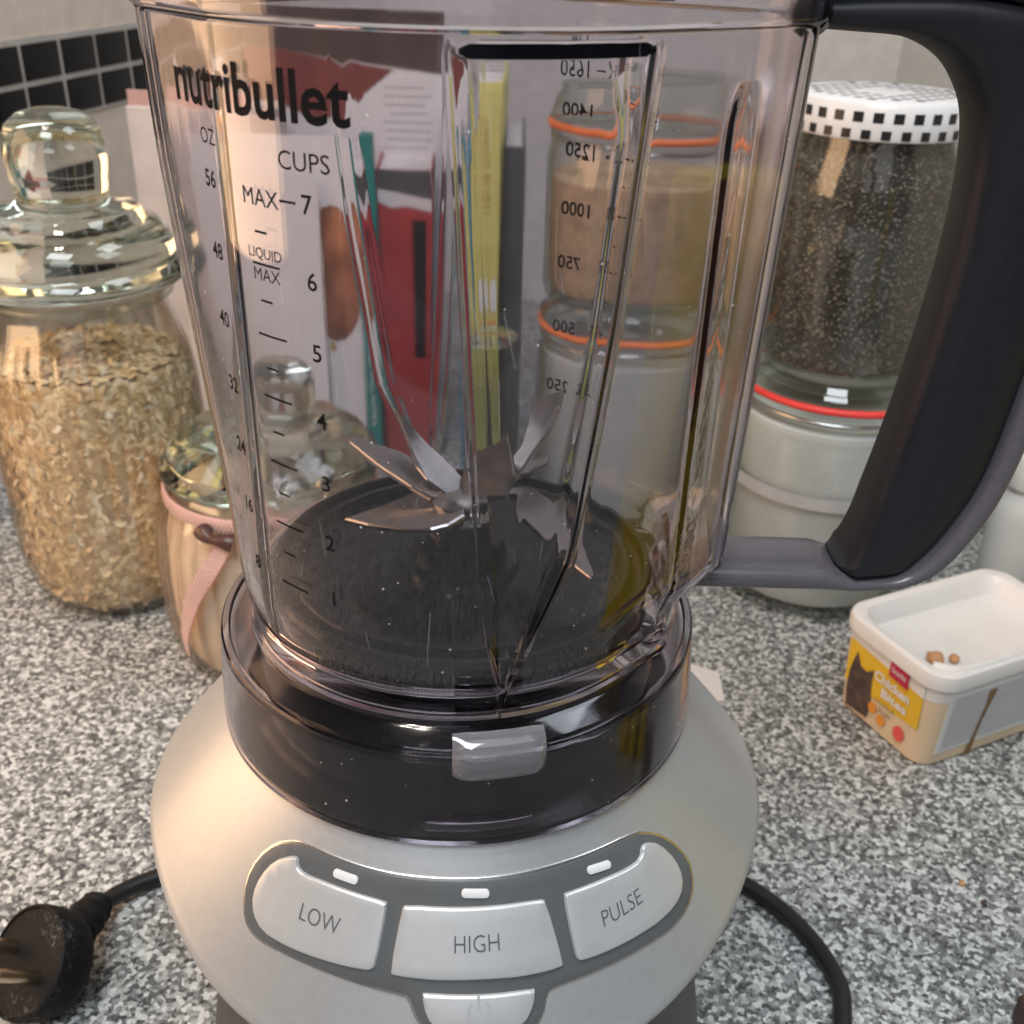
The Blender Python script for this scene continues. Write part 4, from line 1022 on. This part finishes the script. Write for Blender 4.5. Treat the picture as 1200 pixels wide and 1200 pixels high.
# ------------------------------------------------------------------ treat tub, card scrap, crumbs
TB = (0.2275, 0.1600); ta = math.atan2(0.0278, 0.0576)
tub = thing('treat_tub', 'white plastic cat treat tub with yellow label and flip lid', 'tub', (TB[0], TB[1], 0), ta)
LX, LY, HT = 0.104, 0.066, 0.059      # local x along the white face, y along the yellow face
def rrect(x0, x1, y0, y1, r, z, n=6):
    P = []
    for cx, cy_, a0 in ((x1 - r, y0 + r, -90), (x1 - r, y1 - r, 0), (x0 + r, y1 - r, 90), (x0 + r, y0 + r, 180)):
        for k in range(n + 1): a = rad(a0 + 90 * k / n); P.append((cx + r * cos(a), cy_ + r * sin(a), z))
    return P
def loft(name, loops, mat, parent, cap0=True, cap1=True, auto=35):
    n = len(loops[0]); V = [p for L in loops for p in L]; Fc = []
    for i in range(len(loops) - 1):
        for k in range(n): Fc.append((i * n + k, i * n + (k + 1) % n, (i + 1) * n + (k + 1) % n, (i + 1) * n + k))
    if cap0: Fc.append(tuple(range(n))[::-1])
    if cap1: Fc.append(tuple((len(loops) - 1) * n + k for k in range(n)))
    return mesh(name, V, Fc, mat, parent, True, auto)
def off(e, z, r): return rrect(-e, LX + e, -e, LY + e, r, z)
loft('body', [off(-0.003, 0.0, 0.008), off(-0.0005, 0.002, 0.010), off(0.0012, 0.030, 0.011), off(0.0020, HT - 0.0165, 0.012)], 'tub_cream', tub)
loft('lid', [off(0.0018, HT - 0.0160, 0.012), off(0.0021, HT - 0.0078, 0.012), off(0.0030, HT - 0.0075, 0.013), off(0.0044, HT - 0.0068, 0.0145), off(0.0046, HT - 0.001, 0.0145), off(0.0038, HT + 0.0012, 0.014), off(0.0020, HT + 0.0022, 0.013),
             off(-0.0020, HT + 0.0014, 0.012), off(-0.0045, HT - 0.0020, 0.011), off(-0.0062, HT - 0.0090, 0.010), off(-0.0080, HT - 0.0100, 0.009)], 'white', tub)
rbox('lid_hinge', (0.0012, LY - 0.02, 0.0012), 'tub_w', tub, 0.0004, (0.032, LY / 2, HT - 0.0098))
ridge_p = [(-0.001 + 0.004, -0.0 + 0.010, HT + 0.001), (0.012, 0.002, HT + 0.0012), (0.030, 0.0, HT + 0.0012), (0.06, 0.0005, HT + 0.0012), (0.095, 0.001, HT + 0.0012)]
tube('lid_ridge', ridge_p, 0.0024, 'white', tub, 12, 6)
# printed labels on the two faces
def face_y(u, v, h=0.0): return Vector((-0.0018 - 0.0006 - h + 0.0026 * (1 - v / HT), u, v))     # narrow face with the cat
def face_x(u, v, h=0.0): return Vector((u, -0.0018 - 0.0006 - h + 0.0026 * (1 - v / HT), v))     # long white face
def face_poly(f, pts, mat, name, h): 
    V = [f(u, v, h) for u, v in pts] + [f(u, v, h - 0.0004) for u, v in pts]; n = len(pts)
    Fc = [tuple(range(n)), tuple(range(n, 2 * n))[::-1]] + [(i, (i + 1) % n, n + (i + 1) % n, n + i) for i in range(n)]
    return mesh(name, V, Fc, mat, tub, False)
y0_, y1_ = 0.0065, LY - 0.006
face_poly(face_y, [(y0_, 0.023), (y1_, 0.019), (y1_, 0.0465), (y0_, 0.0430)], 'tub_y', 'yellow_label', 0.0004)
face_poly(face_y, [(y0_, 0.0432), (y1_, 0.0467), (y1_, 0.0500), (y0_, 0.0500)], 'white', 'white_label', 0.0004)
# a dark cat's outline, seen from the front, on the far end of the label
cat = [(0.0400, 0.006), (0.0560, 0.004), (0.0575, 0.016), (0.0570, 0.026), (0.0560, 0.032), (0.0535, 0.041), (0.0500, 0.034), (0.0455, 0.033), (0.0405, 0.0375), (0.0405, 0.029), (0.0395, 0.020)]
face_poly(face_y, cat, 'cat', 'cat_picture', 0.0009)
face_poly(face_y, [(0.0165, 0.0415), (0.0300, 0.0425), (0.0295, 0.0535), (0.0172, 0.0525)], 'crimson', 'brand_patch', 0.0014)
face_poly(face_y, [(0.0170 + 0.0038 * cos(2 * PI * k / 18), 0.0125 + 0.0045 * sin(2 * PI * k / 18)) for k in range(18)], 'coral', 'round_sticker', 0.0009)
for cu_, cv_ in ((0.0370, 0.0150), (0.0300, 0.0115)):
    face_poly(face_y, [(cu_ + 0.0030 * cos(2 * PI * k / 9), cv_ + 0.0034 * sin(2 * PI * k / 9)) for k in range(9)], 'orange_print', 'treat_picture', 0.0010)
fy = lambda u, v: face_y(-u, v, 0.0012)
lettering([('Chicken', -0.0265, 0.0368, 0.0062, 0.0250, 0.03), ('Bites', -0.0235, 0.0290, 0.0056, 0.0180, 0.03)], fy, 'check_w', tub)
lettering([('Crunchy &', -0.0290, 0.0222, 0.0030, 0.0140, 0.0), ('Soft', -0.0280, 0.0178, 0.0028, 0.0090, 0.0)], fy, 'print_grey', tub)
lettering([('Snacks', -0.0232, 0.0475, 0.0034, 0.0098, 0.01)], lambda u, v: face_y(-u, v, 0.0017), 'tub_w', tub)
face_poly(face_x, [(0.0075, 0.0095), (LX - 0.008, 0.0095), (LX - 0.008, 0.0485), (0.0075, 0.0480)], 'tub_w', 'back_label', 0.0004)
T = []
for k in range(19):
    v = 0.0450 - 0.00180 * k; u = 0.0105
    while u < LX - 0.013:
        L = random.uniform(0.018, 0.045); L = min(L, LX - 0.0095 - u)
        T.append(('|%.4f,0.00055' % L, u + L / 2, v, 0, 0, 0)); u += L + 0.0010
lettering(T, lambda u, v: face_x(u, v, 0.0007), 'print_faint', tub, 'fine_print')
V = []
drip = [(0.0340, 0.0440), (0.0392, 0.0440), (0.0372, 0.034), (0.0352, 0.024), (0.0345, 0.014), (0.0340, 0.0015), (0.0305, 0.0015), (0.0322, 0.014), (0.0335, 0.024), (0.0345, 0.034)]
face_poly(face_x, drip[::-1], 'stain', 'drip_stain', 0.0010)
def nugget(name, c, r, label, mat='treat', cat_='treat'):
    bm = bmesh.new(); bmesh.ops.create_icosphere(bm, subdivisions=2, radius=r)
    for v in bm.verts:
        v.co *= 1 + random.uniform(-0.16, 0.16); v.co.z *= 0.75
    me = bpy.data.meshes.new(name); bm.to_mesh(me); bm.free(); o = link_mesh(name, me, mat, None, True, 60); o.location = c
    return tag(o, label, cat_)
LM = Matrix.Translation((TB[0], TB[1], 0)) @ Matrix.Rotation(ta, 4, 'Z')
nugget('cat_treat', LM @ Vector((0.0180, 0.0215, HT - 0.0062)), 0.0048, 'tan cat treat lying at the corner of the tub lid')
nugget('cat_treat', LM @ Vector((0.0285, 0.0185, HT - 0.0078)), 0.0028, 'small pale crumb of treat beside the larger one on the tub lid')
nugget('crumb', (0.2235, 0.0858, 0.0010), 0.0016, 'rusty brown crumb with a pale rim on the bare counter')
tag(bpy.data.objects['crumb'], 'lighter brown crumb on the bare counter below the treat tub', 'crumb')
c2 = nugget('crumb', (0.2295, 0.0749, 0.0008), 0.0014, 'dark red-brown crumb on the bare counter, nearer the power cord side', 'bead', 'crumb')
c2['label'] = 'darker red-brown crumb on the bare counter'
pc_ = [(0.1372, 0.2390), (0.0920, 0.2620), (0.0860, 0.2050), (0.1365, 0.2130)]
V = [(x, y, 0.0004) for x, y in pc_] + [(x, y, 0.0012) for x, y in pc_]
o = mesh('paper_scrap', V, [(0, 3, 2, 1), (4, 5, 6, 7), (0, 1, 5, 4), (1, 2, 6, 5), (2, 3, 7, 6), (3, 0, 4, 7)], 'paper', None, False)
tag(o, 'white paper scrap on the counter tucked behind the blender base', 'paper')
o = rbox('wooden_board', (0.10, 0.03, 0.014), 'wood', None, 0.002, (0.2700, 0.0140, 0.0072), (0, 0, rad(12)))
tag(o, 'dark brown wooden board whose end shows at the edge of the counter', 'board')

pk = thing('snack_packet', 'tall yellow packet with a dark red stripe, seen only as a reflection in the collar', 'packet', (0.315, -0.045, 0), rad(-66))
rbox('packet_body', (0.095, 0.03, 0.28), 'packet', pk, 0.006, (0, 0, 0.141))
rbox('stripe', (0.012, 0.031, 0.278), 'darkred', pk, 0.002, (0.014, 0, 0.141))
rbox('stripe', (0.016, 0.031, 0.278), 'bookblack', pk, 0.002, (-0.022, 0, 0.141))
